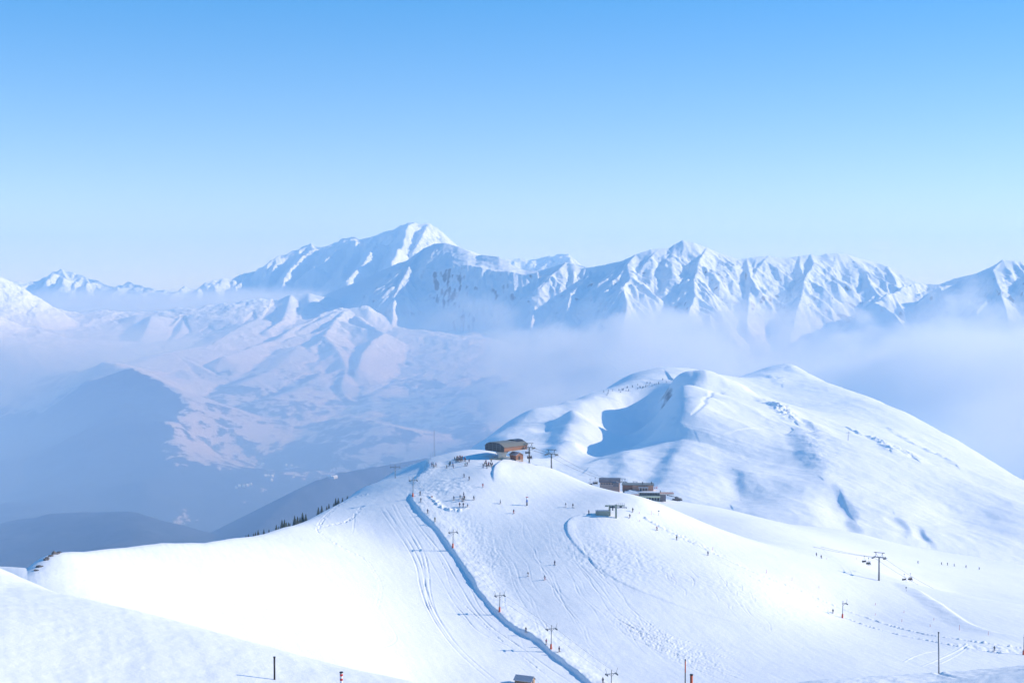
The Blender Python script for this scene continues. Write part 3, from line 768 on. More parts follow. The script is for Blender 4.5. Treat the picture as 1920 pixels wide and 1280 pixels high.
K = {
 'timber': plank_mat("brown_timber", (0.33, 0.15, 0.085), 0.35), 'timber2': plank_mat("pale_timber", (0.5, 0.32, 0.18), 0.3),
 'darkend': mat("dark_glazing", (0.055, 0.05, 0.052), 0.35), 'roofg': mat("grey_green_roof", (0.2, 0.19, 0.16), 0.5),
 'roofd': mat("dark_roof", (0.13, 0.13, 0.15), 0.6), 'timber3': plank_mat('light_brown_timber', (0.56, 0.3, 0.2), 0.35), 'concrete': mat("concrete", (0.5, 0.47, 0.42), 0.9),
 'steel': mat("galvanised_steel", (0.25, 0.26, 0.26), 0.5, 0.3), 'steeld': mat("dark_steel", (0.07, 0.075, 0.08), 0.5, 0.3),
 'zinc': mat("zinc_roof", (0.42, 0.44, 0.48), 0.4, 0.2), 'orange': mat("orange_padding", (0.62, 0.12, 0.05), 0.7), 'red': mat("red_paint", (0.6, 0.05, 0.04), 0.5),
 'white': mat("white_paint", (0.8, 0.8, 0.78), 0.5, 0, 0.06), 'glass': mat("window_glass", (0.05, 0.06, 0.07), 0.08), 'black': mat("black_plastic", (0.02, 0.02, 0.022), 0.5),
 'green': mat("pale_green_fascia", (0.62, 0.66, 0.42), 0.6), 'grgreen': mat("grey_green_metal", (0.28, 0.31, 0.25), 0.6), 'stone': mat("stone_wall", (0.2, 0.17, 0.17), 0.9, 0, 0.5, 2),
 'pinkwall': plank_mat("rosy_timber", (0.72, 0.46, 0.36), 0.4), 'snowr': mat("roof_snow", (0.8, 0.82, 0.86), 0.8, 0, 0.03), 'bark': mat("bark", (0.09, 0.06, 0.04), 0.9),
 'needle': mat("fir_needles", (0.07, 0.095, 0.085), 0.8, 0, 0.5, 1.5), 'skin': mat("skin", (0.55, 0.33, 0.24), 0.6), 'blue': mat("blue_vinyl", (0.05, 0.16, 0.5), 0.5),
 'rock': mat("bare_rock", (0.13, 0.12, 0.12), 0.9, 0, 0.4, 1), 'ski': mat("ski_topsheet", (0.1, 0.1, 0.12), 0.3), 'wallw': mat("rendered_wall", (0.7, 0.67, 0.62), 0.9),
}
ORD = "leftmost second third fourth fifth sixth seventh eighth ninth tenth eleventh twelfth thirteenth fourteenth fifteenth sixteenth seventeenth".split()
def ordinal(i): return ORD[i] if i == 0 else ORD[i] + " from left"
class MB:
    """collects shapes and links them as one mesh object."""
    def __init__(s): s.bm = bmesh.new(); s.mats = []
    def _mi(s, m):
        if m not in s.mats: s.mats.append(m)
        return s.mats.index(m)
    def _fin(s, fs, m, smooth=False):
        i = s._mi(m)
        for f in fs: f.material_index = i; f.smooth = smooth
    def box(s, c, d, m, M=None):
        x, y, z = [k / 2 for k in d]; vs = []
        for dx, dy, dz in ((-x, -y, -z), (x, -y, -z), (x, y, -z), (-x, y, -z), (-x, -y, z), (x, -y, z), (x, y, z), (-x, y, z)):
            v = Vector((c[0] + dx, c[1] + dy, c[2] + dz)); vs.append(s.bm.verts.new(M @ v if M else v))
        s._fin([s.bm.faces.new([vs[i] for i in f]) for f in ((0, 3, 2, 1), (4, 5, 6, 7), (0, 1, 5, 4), (1, 2, 6, 5), (2, 3, 7, 6), (3, 0, 4, 7))], m); return s
    def bar(s, a, b, r, m, n=6, r2=None):
        a, b = Vector(a), Vector(b); q = (b - a).to_track_quat('Z', 'Y'); r2 = r if r2 is None else r2; A = []; B = []
        for i in range(n):
            t = 2 * math.pi * i / n; o = Vector((math.cos(t), math.sin(t), 0))
            A.append(s.bm.verts.new(a + q @ (o * r))); B.append(s.bm.verts.new(b + q @ (o * r2)))
        fs = [s.bm.faces.new([A[i], A[(i + 1) % n], B[(i + 1) % n], B[i]]) for i in range(n)]
        s._fin(fs, m, True); s._fin([s.bm.faces.new(A[::-1]), s.bm.faces.new(B)], m); return s
    def prism(s, prof, y0, y1, m, axis='y', caps=True, M=None):
        """profile of (a, z) extruded along y."""
        f = (lambda a, z, y: Vector((a, y, z))) if axis == 'y' else (lambda a, z, y: Vector((y, a, z)))
        A = [s.bm.verts.new(f(a, z, y0)) for a, z in prof]; B = [s.bm.verts.new(f(a, z, y1)) for a, z in prof]; n = len(prof)
        fs = [s.bm.faces.new([A[i], A[(i + 1) % n], B[(i + 1) % n], B[i]]) for i in range(n)]
        if caps: fs += [s.bm.faces.new(A[::-1]), s.bm.faces.new(B)]
        s._fin(fs, m); return s
    def poly(s, pts, m):
        s._fin([s.bm.faces.new([s.bm.verts.new(p) for p in pts])], m); return s
    def build(s, name, parent=None, loc=None, rz=None):
        bmesh.ops.recalc_face_normals(s.bm, faces=s.bm.faces)
        me = bpy.data.meshes.new(name); s.bm.to_mesh(me); s.bm.free()
        for m in s.mats: me.materials.append(m)
        o = bpy.data.objects.new(name, me); COL.objects.link(o)
        if parent: o.parent = parent
        if loc: o.location = loc
        if rz is not None: o.rotation_euler = (0, 0, rz)
        return o
def tag(o, label, cat, group=None):
    o["label"] = label; o["category"] = cat
    if group: o["group"] = group
    return o
def thing(name, label, cat, loc=(0, 0, 0), rz=0.0, group=None):
    o = bpy.data.objects.new(name, None); COL.objects.link(o); o.location = loc; o.rotation_euler = (0, 0, rz); o.empty_display_size = 0.5
    return tag(o, label, cat, group)
def kids(o): return [c for c in COL.objects if c.parent == o]
CH = {}
def children_of(o):
    if o.name not in CH: CH[o.name] = kids(o)
    return CH[o.name]
def dup(o, loc, rz, label, cat=None, group=None, scale=None):
    def cp(a, par):
        c = a.copy(); COL.objects.link(c); c.parent = par
        for k in children_of(a): cp(k, c)
        return c
    c = cp(o, None); c.location = loc; c.rotation_euler = (0, 0, rz)
    c["label"] = label
    if group: c["group"] = group
    elif "group" in c: del c["group"]
    if scale: c.scale = (scale,) * 3
    return c
def mpp(D): return D / F            # metres per photograph pixel at a distance
def gnd(px, py): return ground_at(px, py, d0=60, d1=1100)

# ------------------------------------------------------------------ lift station on the summit
gx0, gy0, gz0 = gnd(941, 861)
PH = math.radians(46)
st = thing("lift_station", "large brown timber lift station with curved dark end and one concrete leg at the summit", "lift station", (gx0, gy0, gz0), 0)
Lh, Wh = 16.2, 12.6
# local frame: long axis (cos, sin) away to the right, width axis to the left-away; nearest corner above pixel 945
e1 = Vector((math.cos(PH), math.sin(PH), 0)); e2 = Vector((-math.sin(PH), math.cos(PH), 0))
cor = Vector(P(945, 848, gy0 - 3)) - Vector((gx0, gy0, gz0))
MS = Matrix(((e1.x, e2.x, 0, cor.x), (e1.y, e2.y, 0, cor.y), (0, 0, 0.8, cor.z), (0, 0, 0, 1)))
def SB(): return MB()
def stbuild(mb, name, parent):
    o = mb.build(name, parent); o.matrix_local = MS if parent is st else Matrix(); return o
prof = [(0, 0.7), (0.5, 0.0), (12.1, 0.0), (12.6, 0.8), (12.6, 2.6), (11.2, 4.0), (9.0, 5.0), (6.8, 5.3), (4.2, 5.2), (2.2, 4.5), (0.0, 2.6)]
w_ = SB(); w_.prism([(0.04, 0.7), (0.52, 0.04), (12.06, 0.04), (12.54, 0.8), (12.5, 2.85), (11.3, 4.2), (9.4, 5.05), (6.4, 5.2), (3.4, 5.05), (1.65, 4.2), (0.04, 3.1)], 0.3, Lh - 0.3, K['timber'], axis='x')
walls = stbuild(w_, "wall", st)
r_ = SB()
top = [(-0.3, 3.0), (0.0, 3.25), (1.6, 4.4), (3.4, 5.25), (6.4, 5.4), (9.4, 5.25), (11.4, 4.4), (12.6, 3.0), (12.85, 2.75)]
low = [(a, z - 0.14) for a, z in top]
r_.prism(top + low[::-1], -0.15, Lh + 0.3, K['roofg'], axis='x')
roof = stbuild(r_, "roof", st)
h_ = SB(); h_.prism([(2.0, 4.55), (4.2, 5.75), (6.8, 5.95), (9.2, 5.1)], Lh - 5.2, Lh + 0.4, K['darkend'], axis='x'); stbuild(h_, "roof_hood", st)
en = SB(); en.prism([(0.1, 0.75), (0.6, 0.05), (12.0, 0.05), (12.5, 0.85), (12.4, 2.85), (11.3, 4.15), (9.4, 5.0), (6.4, 5.15), (3.4, 5.0), (1.65, 4.15), (0.1, 3.05)], -0.05, 0.29, K['darkend'], axis='x')
end_ = stbuild(en, "end_panel", st)
fr = SB()
for a in (2.4, 4.9, 7.4, 9.9): fr.box((-0.09, a, 2.4), (0.06, 0.09, 4.2 if 3 < a < 9 else 3.4), K['steel'])
for z in (1.3, 2.6, 3.8): fr.box((-0.1, 6.3, z), (0.06, 11.6 - 1.2 * (z > 3), 0.07), K['steel'])
stbuild(fr, "end_frame", st)
bd = SB(); bd.box((Lh / 2, -0.02, 2.25), (Lh - 1.2, 0.1, 0.16), K['roofd']); bd.box((Lh * 0.55, -0.03, 0.35), (Lh * 0.7, 0.08, 0.25), K['concrete']); stbuild(bd, "trim", st)
cl = MB(); cl.prism([(-1.9, -1.0), (1.9, -1.0), (1.9, 2.2), (2.8, 3.6), (-2.8, 3.6), (-1.9, 2.2)], -0.9, 0.9, K['concrete'])
cl.build("concrete_leg", st).rotation_euler = (0, 0, 0.25)
pl = MB(); pl.box((2.2, -0.6, 0.6), (3.4, 2.2, 1.5), K['concrete']); pl.build("plinth", st)
dk = MB(); dk.box((-2.2, -0.8, 0.12), (7.5, 2.8, 0.35), K['stone']); dk.box((-2.2, -2.1, 0.55), (7.5, 0.12, 0.5), K['grgreen']); dk.build("boarding_deck", st)
seatm = MB(); seatm.box((0, 0, 0), (1.8, .5, .12), K['black']); seatm.bar((0, 0, 0), (0, 0, 2.2), .05, K['steeld'])
sc_ = seatm.build("lift_chair", None, (gx0 - 1.4 * 2, gy0 - 1.5, gz0 + 1.3)); tag(sc_, "small chair hanging below the dark end of the summit station", "chair")

# ------------------------------------------------------------------ chairlift pylons
def pylon(px, pyb, hpx, label, D=None, rz=0.0, name="lift_pylon", W=5.4, grp=None, zf=None):
    if D is None: x, y, z = gnd(px, pyb)
    else:
        u, t = ray(px, pyb - hpx); x, y = u * D, D; z = float((zf or near_height)(np.array([x]), np.array([y]))[0])
    t = ray(px, pyb - hpx)[1]; H = t * y - z
    o = thing(name, label, "lift pylon", (x, y, z), rz, grp or "chairlift pylons")
    p = MB(); p.bar((0, 0, -0.8), (0, 0, H - 2.1), 0.42, K['steel'], 10, 0.32); p.build("pole", o)
    c = MB(); c.box((0, 0, H - 2.0), (W, 0.4, 0.35), K['steel']); c.bar((-W * .32, 0, H - 2.0), (-W * .28, 0, H), .09, K['steeld']); c.bar((W * .32, 0, H - 2.0), (W * .28, 0, H), .09, K['steeld'])
    c.bar((-W * .32, 0, H - .1), (-W * .1, 0, H - 1.8), .06, K['steeld']); c.bar((W * .32, 0, H - .1), (W * .1, 0, H - 1.8), .06, K['steeld']); c.build("crossarm", o)
    t_ = MB(); t_.box((0, 0, H), (W * .95, 0.22, 0.22), K['steeld']); t_.box((-W * .34, 0, H), (.2, 1.6, .16), K['steeld']); t_.box((W * .34, 0, H), (.2, 1.6, .16), K['steeld']); t_.build("service_frame", o)
    for s_ in (-1, 1):
        q = MB(); q.box((s_ * W * .47, 0, H - 2.15), (.3, 4.2, .32), K['steel'])
        for i in range(-3, 4): q.bar((s_ * W * .47 - .18, i * .6, H - 2.35), (s_ * W * .47 + .18, i * .6, H - 2.35), .24, K['steeld'], 8)
        q.box((s_ * (W * .47 + .5), 0, H - 2.5), (.6, 3.8, .06), K['steel']); q.build("sheave_train", o)
    ld = MB()
    for i in range(int(H / .6)): ld.box((0, -.45, i * .6), (.4, .04, .04), K['steeld'])
    ld.box((-.2, -.45, H / 2 - 1), (.04, .04, H - 2), K['steeld']); ld.box((.2, -.45, H / 2 - 1), (.04, .04, H - 2), K['steeld']); ld.build("ladder", o)
    return o, H
pylA, HA = pylon(1034, 872, 29, "grey pylon behind the snow knoll just right of the summit station", D=668, rz=-0.35, W=5.2)
pylB, HB = pylon(1648, 1088, 52.5, "tall pale grey pylon standing alone on the wide slope at the right", rz=-0.5, W=5.0)
pylC, HC = pylon(1797, 1130, 13, "pylon of which only the top shows over the roll of snow at right", D=745, rz=-0.5, W=5.2)
pylD, HD = pylon(1169, 912, 15, "pylon between the grey roofed building and the restaurant", D=905, rz=-0.3, W=3.6)
pylE, HE = pylon(1191, 912, 9.5, "pylon top rising just behind the restaurant's upper storey", D=912, rz=-0.3, W=3.6)
pylF, HF = pylon(992.5, 862, 31.5, "dark pylon right against the far end of the summit station", D=672, rz=-0.35, W=4.4)

# chairs
def chair(label, px, pyt, D, rz, hpx=None, grp="chairs of the chairlifts"):
    x, y, z = P(px, pyt, D)
    o = thing("lift_chair", label, "lift chair", (x, y, z), rz, grp)
    h = MB(); h.bar((0, 0, 0), (0, .1, -1.6), .045, K['steeld']); h.box((0, 0, .05), (.3, .6, .18), K['steeld']); h.build("hanger", o)
    b = MB()
    b.bar((-1.2, 0, -1.6), (1.2, 0, -1.6), .05, K['steeld'])
    for s_ in (-1.2, 1.2): b.bar((s_, 0, -1.6), (s_, .15, -2.7), .04, K['steeld'])
    b.build("bail", o)
    q = MB(); q.box((0, -.1, -2.72), (2.4, .5, .12), K['black']); q.build("seat", o)
    q = MB(); q.box((0, .18, -2.38), (2.4, .09, .56), K['black']); q.build("backrest", o)
    q = MB(); q.bar((-1.2, -.55, -3.2), (1.2, -.55, -3.2), .035, K['steeld']); q.bar((-1.1, -.1, -2.5), (-1.1, -.55, -3.2), .03, K['steeld']); q.bar((1.1, -.1, -2.5), (1.1, -.55, -3.2), .03, K['steeld']); q.build("footrest", o)
    return o
ch = []
ch.append(chair("empty chair hanging just left of the lone tall pylon", 1620.5, 1042, 650, 0.5))
ch.append(chair("chair with riders nearest to the left of the lone tall pylon", 1628.5, 1045.5, 636, 0.5))
ch.append(chair("empty chair of the pair hanging right of the lone tall pylon", 1695.5, 1076, 668, 0.5))
ch.append(chair("chair with riders in the pair right of the lone tall pylon", 1707, 1075, 655, 0.5))
ch.append(chair("empty chair of the pair over the flank of the summit knoll", 1106.5, 898.5, 700, 0.3))
ch.append(chair("chair with riders over the flank of the summit knoll", 1116, 896, 690, 0.3))
ch.append(chair("upper chair under the summit station's dark pylon", 989.5, 838.5, 668, 0.3))
ch.append(chair("lower chair full of riders beside the small timber hut", 992.8, 847.5, 664, 0.3))
ch.append(chair("far small chair left of the half hidden pylon top", 1770, 1115, 745, 0.5))
ch.append(chair("far small chair next to the half hidden pylon top", 1783, 1115, 742, 0.5))
# haul ropes
def rope(label, pts, r=0.03, sag=2.0):
    m = MB()
    for a, b in zip(pts[:-1], pts[1:]):
        a, b = Vector(a), Vector(b); n = 10; L0 = (b - a).length; prev = a
        for i in range(1, n + 1):
            t = i / n; p = a.lerp(b, t); p.z -= sag * L0 / 100 * 4 * t * (1 - t); m.bar(prev, p, r, K['steeld'], 4); prev = p
    return tag(m.build("haul_rope"), label, "cable")
def armpt(o, H, side, W=5.0, dz=-2.3):
    return o.matrix_basis @ Vector((side * W * .47, 0, H + dz))
for o in (pylA, pylB, pylC, pylD, pylE, pylF): o.matrix_basis = Matrix.Translation(o.location) @ Matrix.Rotation(o.rotation_euler.z, 4, 'Z')
far_end = P(1420, 985, 900)
rope("chairlift cable on the left side of the lone tall pylon", [P(1400, 978, 905), armpt(pylB, HB, -1), armpt(pylC, HC, -1)], 0.055, 1.2)
rope("chairlift cable on the right side of the lone tall pylon", [P(1430, 981, 905), armpt(pylB, HB, 1), armpt(pylC, HC, 1)], 0.055, 1.2)
rope("chairlift cable from the summit station down the left side", [armpt(pylF, HF, -1), armpt(pylA, HA, -1), armpt(pylD, HD, -1)], 0.055, 1.0)
rope("chairlift cable from the summit station down the right side", [armpt(pylF, HF, 1), armpt(pylA, HA, 1), armpt(pylD, HD, 1)], 0.055, 1.0)

# ------------------------------------------------------------------ drag lift towers
def tower(px, pyb, hpx, label, lean=0.03, rz=0.35, single=False, D=None, pad=True, W=3.6, zf=None, fat=1.0):
    if D is None: x, y, z = gnd(px, pyb)
    else:
        u = ray(px, pyb)[0]; x, y = u * D, D; z = float((zf or near_height)(np.array([x]), np.array([y]))[0])
    H = ray(px, pyb - hpx)[1] * y - z
    o = thing("drag_lift_tower", label, "lift tower", (x, y, z), rz, "drag lift towers")
    p = MB(); p.bar((0, 0, -.6), (lean * H, 0, H), .17 * fat, K['steel'], 8, .13 * fat); p.build("pole", o)
    if pad:
        p = MB(); p.bar((0, 0, -.2), (lean * 1.6, 0, 1.6), .38 * fat, K['orange'], 8, .34 * fat); p.build("padding", o)
    zt = H * .84; xc = lean * zt
    c = MB()
    if single:
        c.box((xc + .8, 0, zt), (2.2, .22, .2), K['steel']); c.bar((xc + 1.6, 0, zt), (xc + 1.9, 0, zt + 1.6), .06, K['steel'])
    else:
        c.box((xc, 0, zt), (W, .22, .2), K['steel'])
        c.bar((xc - W * .42, 0, zt), (xc - W * .55, 0, zt + 1.7), .06, K['steel']); c.bar((xc + W * .42, 0, zt), (xc + W * .55, 0, zt + 1.7), .06, K['steel'])
        c.bar((xc - W * .3, 0, zt), (xc, 0, zt - .8), .06, K['steel']); 
    c.bar((xc + W * .3, 0, zt), (xc, 0, zt - .8), .06, K['steel']); c.build("crossarm", o)
    for s_ in ((1,) if single else (-1, 1)):
        q = MB(); q.box((xc + s_ * W * .45, 0, zt - .12), (.22, 1.9, .26), K['steel'])
        for i in (-2, -1, 1, 2): q.bar((xc + s_ * W * .45 - .14, i * .4, zt - .25), (xc + s_ * W * .45 + .14, i * .4, zt - .25), .2, K['steeld'], 8)
        q.build("sheave_train", o)
    tops.append((o, xc, zt, W)); return o
tops = []
tower(741, 896, 25, "thin grey lift tower highest up on the left shoulder, without orange base", 0, 0.1, pad=False, W=4.6)
tower(774, 931, 37, "tower with orange base at the top end of the blue-shadowed snow bank")
tower(849, 1026, 34, "second tower down the snow bank, above the long curve of the tracks")
tower(936.5, 1146, 36, "third tower down the snow bank, right on its edge")
tower(1033, 1216, 45, "tallest tower beside the bank with two skiers around its orange foot")
tower(1145.5, 1301, 46, "tower at the bottom edge whose foot lies outside the picture")
tower(1579.5, 1158, 32, "one-armed tower with orange foot on the lower right slope", single=True)
tower(1919, 1227, 39, "tower with orange foot cut by the right edge of the picture", single=True)
bpy.context.view_layer.update()
for s_, w in ((-1, "left"), (1, "right")):
    pts = [(o.matrix_basis @ Vector((xc + s_ * W * .45, 0, zt))) for o, xc, zt, W in tops[1:6]]
    pts = [Vector(o.location) + Matrix.Rotation(o.rotation_euler.z, 3, 'Z') @ Vector((xc + s_ * W * .45, 0, zt)) for o, xc, zt, W in tops[1:6]]
    rope("thin drag lift cable along the %s arms of the towers on the bank" % w, pts, 0.02, 0.8)
zfh = hill_height
for px, pb, hp, lb in ((1461, 766, 11, "left one of the two tiny towers on the shoulder of the far snowy hill"), (1475, 772, 13, "right one of the two tiny towers on the shoulder of the far snowy hill"), (1590, 826, 18, "tiny tower beside the dark rocks on the flank of the far hill")):
    x, y, z = ground_at(px, pb, d0=1700, d1=4000, zfun=hill_height)
    tower(px, pb, hp, lb, 0.04, 0.2, D=y, pad=False, W=5.5, zf=hill_height, fat=2.2)

# ------------------------------------------------------------------ small hut beside the station
def gable_hut(name, label, cat, loc, rz, W, Ln, Hw, Hr, wallm, roofm, door=True, lean=0.35):
    o = thing(name, label, cat, loc, rz)
    w = MB(); w.prism([(-W / 2, -.6), (W / 2, -.6), (W / 2, Hw), (0, Hr), (-W / 2, Hw)], -Ln / 2, Ln / 2, wallm); w.build("wall", o)
    r = MB(); th = .16
    sl = (Hr - Hw) / (W / 2); ov = lean
    for s_ in (-1, 1):
        r.prism([(0, Hr + .02), (s_ * (W / 2 + ov), Hw - ov * sl + .02), (s_ * (W / 2 + ov), Hw - ov * sl + th + .02), (0, Hr + th + .03)], -Ln / 2 - ov, Ln / 2 + ov, roofm)
    r.build("roof", o)
    if door:
        d = MB(); d.box((-W * .05, -Ln / 2 - .03, 1.0), (.9, .08, 2.0), K['darkend']); dd_ = d.build("door", o)
        h = MB(); h.box((-W * .05 + .3, -Ln / 2 - .1, 1.0), (.12, .06, .06), K['steel']); h.build("handle", dd_)
        t = MB(); t.box((0, -Ln / 2 - .04, .12), (W, .1, .3), K['concrete']); t.build("plinth", o)
    return o
hx, hy, hz = gnd(969, 863)
gable_hut("timber_hut", "small brown timber hut with grey pitched roof in front of the summit station", "hut", (hx - .2, hy + 2.0, hz + .1), math.radians(38), 4.3, 4.9, 2.5, 3.6, K['timber'], K['zinc'])
hx, hy, hz = gnd(984, 1284)
gable_hut("timber_hut", "pale timber hut with metal roof at the bottom edge of the picture", "hut", (hx, hy, hz), math.radians(66), 3.0, 5.4, 1.9, 2.9, K['timber2'], K['zinc'])

# ------------------------------------------------------------------ restaurant and upper building
rx, ry, rz_ = gnd(1225, 938)
rx = ray(1200, 937)[0] * ry
S_ = mpp(ry)
rs = thing("restaurant", "long two storey timber restaurant with glazed lower front and terrace below the summit", "restaurant", (rx, ry, rz_), math.radians(-4))
def RX(px): return (px - 1200) * S_
def RZ(py): return (937 - py) * S_
def rbox(name, p0, p1, y0, y1, m, parent=rs):
    b = MB(); b.box(((RX(p0[0]) + RX(p1[0])) / 2, (y0 + y1) / 2, (RZ(p0[1]) + RZ(p1[1])) / 2), (RX(p1[0]) - RX(p0[0]), y1 - y0, RZ(p0[1]) - RZ(p1[1])), m); return b.build(name, parent)
rbox("lower_wall", (1168, 942), (1237, 921.5), 0.3, 10, K['grgreen'])
for i in range(13):
    x0 = 1200 + i * 2.8
    f = rbox("window", (x0 + .25, 935.6), (x0 + 2.35, 931.3), 0.1, 0.32, K['glass'])
rbox("fascia", (1199, 930.6), (1238, 928.2), -1.6, 0.28, K['green'])
for i in range(8): rbox("post", (1200 + i * 5.2, 937.5), (1200.6 + i * 5.2, 930.6), -1.5, -1.3, K['white'])
for i in range(12):
    x0 = 1200 + i * 3.0
    rbox("window", (x0 + .2, 926.6), (x0 + 2.6, 922.6), 0.1, 0.32, K['glass'])
rbox("lower_roof", (1171, 921.4), (1237, 920.2), -1.2, 10.5, K['snowr'])
rbox("balcony_rail", (1199, 928.1), (1238, 927.0), -1.62, -1.5, K['concrete'])
rbox("side_wing", (1163, 942), (1198, 924), -0.9, 0.25, K['pinkwall'])
b = MB(); b.prism([(RX(1166), RZ(924) + .0), (RX(1199), RZ(924)), (RX(1193), RZ(919.5)), (RX(1180), RZ(918))], -1.5, 3, K['snowr']); b.build("wing_roof", rs)
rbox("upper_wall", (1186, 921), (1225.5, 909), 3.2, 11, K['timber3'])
rbox("shaded_wall", (1167, 921), (1186.5, 910), 3.6, 11.5, K['timber'])  # left part of the storey, its shade put in as darker timber
rbox("upper_roof", (1166, 909.6), (1226.5, 908.4), 2.6, 11.9, K['roofg'])
rbox("canopy", (1197, 913.4), (1216, 912.2), 0.6, 3.4, K['zinc'])
for i in range(6): rbox("window", (1200 + i * 2.6, 920), (1201.9 + i * 2.6, 914.4), 3.05, 3.22, K['glass'])
for i in range(4): rbox("canopy_post", (1198.5 + i * 5.2, 920), (1199 + i * 5.2, 913.4), 0.8, 1.0, K['white'])
rbox("stone_wall", (1237.3, 938), (1248.5, 925.5), -.8, 9, K['stone'])
rbox("terrace", (1237, 925.2), (1263, 924.2), -.9, 9, K['concrete'])
for i in range(9): rbox("railing_post", (1238 + i * 3, 924.1), (1238.3 + i * 3, 921), -.8, -.7, K['red'])
rbox("railing", (1237, 922), (1263.5, 921.3), -.82, -.72, K['red'])
b = MB(); a0 = (RX(1250), -1.2, RZ(925.6)); b0 = (RX(1278), -1.4, RZ(931.5)); b.bar(a0, b0, .22, K['roofd'], 4); b.build("ramp_edge", rs)
for px, py in ((1229, 919.5), (1232.5, 919)):
    x, y, z = P(px, py, ry - 1); o = thing("parasol", "closed red parasol %s on the restaurant terrace" % ("nearer the wall" if px < 1230 else "further from the wall"), "parasol", (x, y + 3, z), 0, "terrace parasols")
    q = MB(); q.bar((0, 0, -.4), (0, 0, 2.4), .04, K['steel']); q.build("pole", o); q = MB(); q.bar((0, 0, .8), (0, 0, 2.3), .32, K['red'], 8, .05); q.build("canopy", o)
ux, uy, _ = P(1143, 915, ry + 14); uz = float(near_height(np.array([ux]), np.array([uy]))[0])
ub = thing("lift_building", "rosy timber building with dark curved roof half hidden by the knoll", "building", (ux, uy, uz), math.radians(-6))
hu = ray(1143, 898)[1] * uy - uz
w = MB(); w.box((0, 5, hu * .5 - 1), (12.0, 10, hu + .2), K['pinkwall']); w.build("wall", ub)
w = MB(); w.prism([(-1.0, hu - 1.9), (-1.0, hu - 1.6), (1.5, hu - .3), (4, hu), (7, hu), (11, hu - 1.6), (11, hu - 1.9)], -6.6, 6.5, K['roofd'], axis='x'); w.build("roof", ub)
for i in range(7):
    w = MB(); w.box((-4.8 + i * 1.6, -.04, hu - 2.9), (.8, .1, .8), K['glass']); w.build("window", ub)
pc = MB(); pc.box((0, 0, 0), (3.2, 2.6, 2.2), K['stone']); pc.prism([(-2, 1.1), (2, 1.1), (0, 2.1)], -1.7, 1.7, K['roofd'])
x, y, z = P(1158, 908, ry + 4); pc.build("entrance_porch", ub).location = Vector((x, y, z)) - Vector((ux, uy, uz)) 

# snow groomer
gx, gy, gz = gnd(1268, 938.5)
sg = thing("snow_groomer", "dark snow groomer parked on the plateau right of the restaurant", "snow groomer", (gx, gy, gz), math.radians(20))
for s_ in (-1, 1):
    t = MB(); t.prism([(-2.4, .5), (-2.0, .1), (2.0, .1), (2.4, .5), (2.0, .9), (-2.0, .9)], s_ * 1.3 - .45, s_ * 1.3 + .45, K['black']); t.build("track", sg)
t = MB(); t.box((-.2, 0, 1.15), (4.0, 1.9, .5), K['stone']); t.build("chassis", sg)
t = MB(); t.prism([(-.6, 1.4), (1.3, 1.4), (1.1, 2.0), (.7, 2.6), (-.5, 2.6)], -.9, .9, K['steeld']); cb = t.build("cab", sg)
t = MB(); t.box((1.22, 0, 1.95), (.06, 1.5, .7), K['glass']); t.build("windscreen", cb)
t = MB(); t.prism([(2.9, .1), (3.1, .1), (3.3, .6), (3.1, 1.1), (2.9, 1.1), (3.0, .6)], -2.1, 2.1, K['steel']); t.bar((2, .6, .7), (3, .6, .6), .08, K['steel']); t.bar((2, -.6, .7), (3, -.6, .6), .08, K['steel']); t.build("blade", sg)
t = MB(); t.bar((-3.0, -1.9, .4), (-3.0, 1.9, .4), .35, K['steeld'], 8); t.box((-2.5, 0, .6), (.8, .5, .3), K['steel']); t.build("tiller", sg)

# drag lift bottom station right of the piste
bx, by, bz = gnd(1155, 970.5)
ds = thing("drag_lift_station", "grey steel drag lift station on two thick pillars above the curved snow bank", "lift station", (bx, by, bz), 0)
q_ = mpp(by)
def dX(px): return (px - 1155) * q_
def dZ(py): return (970.5 - py) * q_
for px, pt, pb, dy in ((1143.3, 947, 970, 1.2), (1155, 945, 972, 0)):
    m = MB(); m.box((dX(px), dy, (dZ(pt) + dZ(pb)) / 2), (.75, .7, dZ(pt) - dZ(pb)), K['grgreen']); m.build("pillar", ds)
m = MB(); m.box((dX(1153), .4, dZ(947.6)), (8.2, .5, .45), K['grgreen']); m.prism([(dX(1133), dZ(949.4)), (dX(1140), dZ(947)), (dX(1140), dZ(949.8))], .2, .6, K['grgreen']); m.build("beam", ds)
m = MB(); m.bar((dX(1149), .6, dZ(950)), (dX(1149), .6, dZ(951.4)), 1.3, K['steeld'], 14); m.bar((dX(1149), .6, dZ(948)), (dX(1149), .6, dZ(957)), .25, K['steeld']); m.build("bullwheel", ds)
m = MB()
for i in range(5): m.bar((dX(1157 + i * 3.6), .3, dZ(948)), (dX(1156.5 + i * 3.6), .3, dZ(942.5)), .05, K['steel'])
m.bar((dX(1156), .3, dZ(943.5)), (dX(1172), .3, dZ(943.5)), .04, K['steel']); m.build("railing", ds)
m = MB(); m.box((dX(1166), .8, dZ(951.5)), (4.2, 1.0, .25), K['steel']); m.box((dX(1164), .8, dZ(950)), (1.0, .9, .9), K['steeld']); m.bar((dX(1170), .8, dZ(950.5)), (dX(1176), .8, dZ(953)), .1, K['steel']); m.build("spring_box_magazine", ds)
m = MB(); m.box((dX(1130), 1.6, dZ(963)), (5.6, 2.2, 2.3), K['grgreen']); m.box((dX(1130), 1.6, dZ(957.6)), (5.9, 2.5, .16), K['zinc']); m.build("cabin", ds)
m = MB(); m.bar((dX(1120.5), .4, dZ(966)), (dX(1120.5), .4, dZ(955.8)), .1, K['steel']); m.build("corner_post", ds)

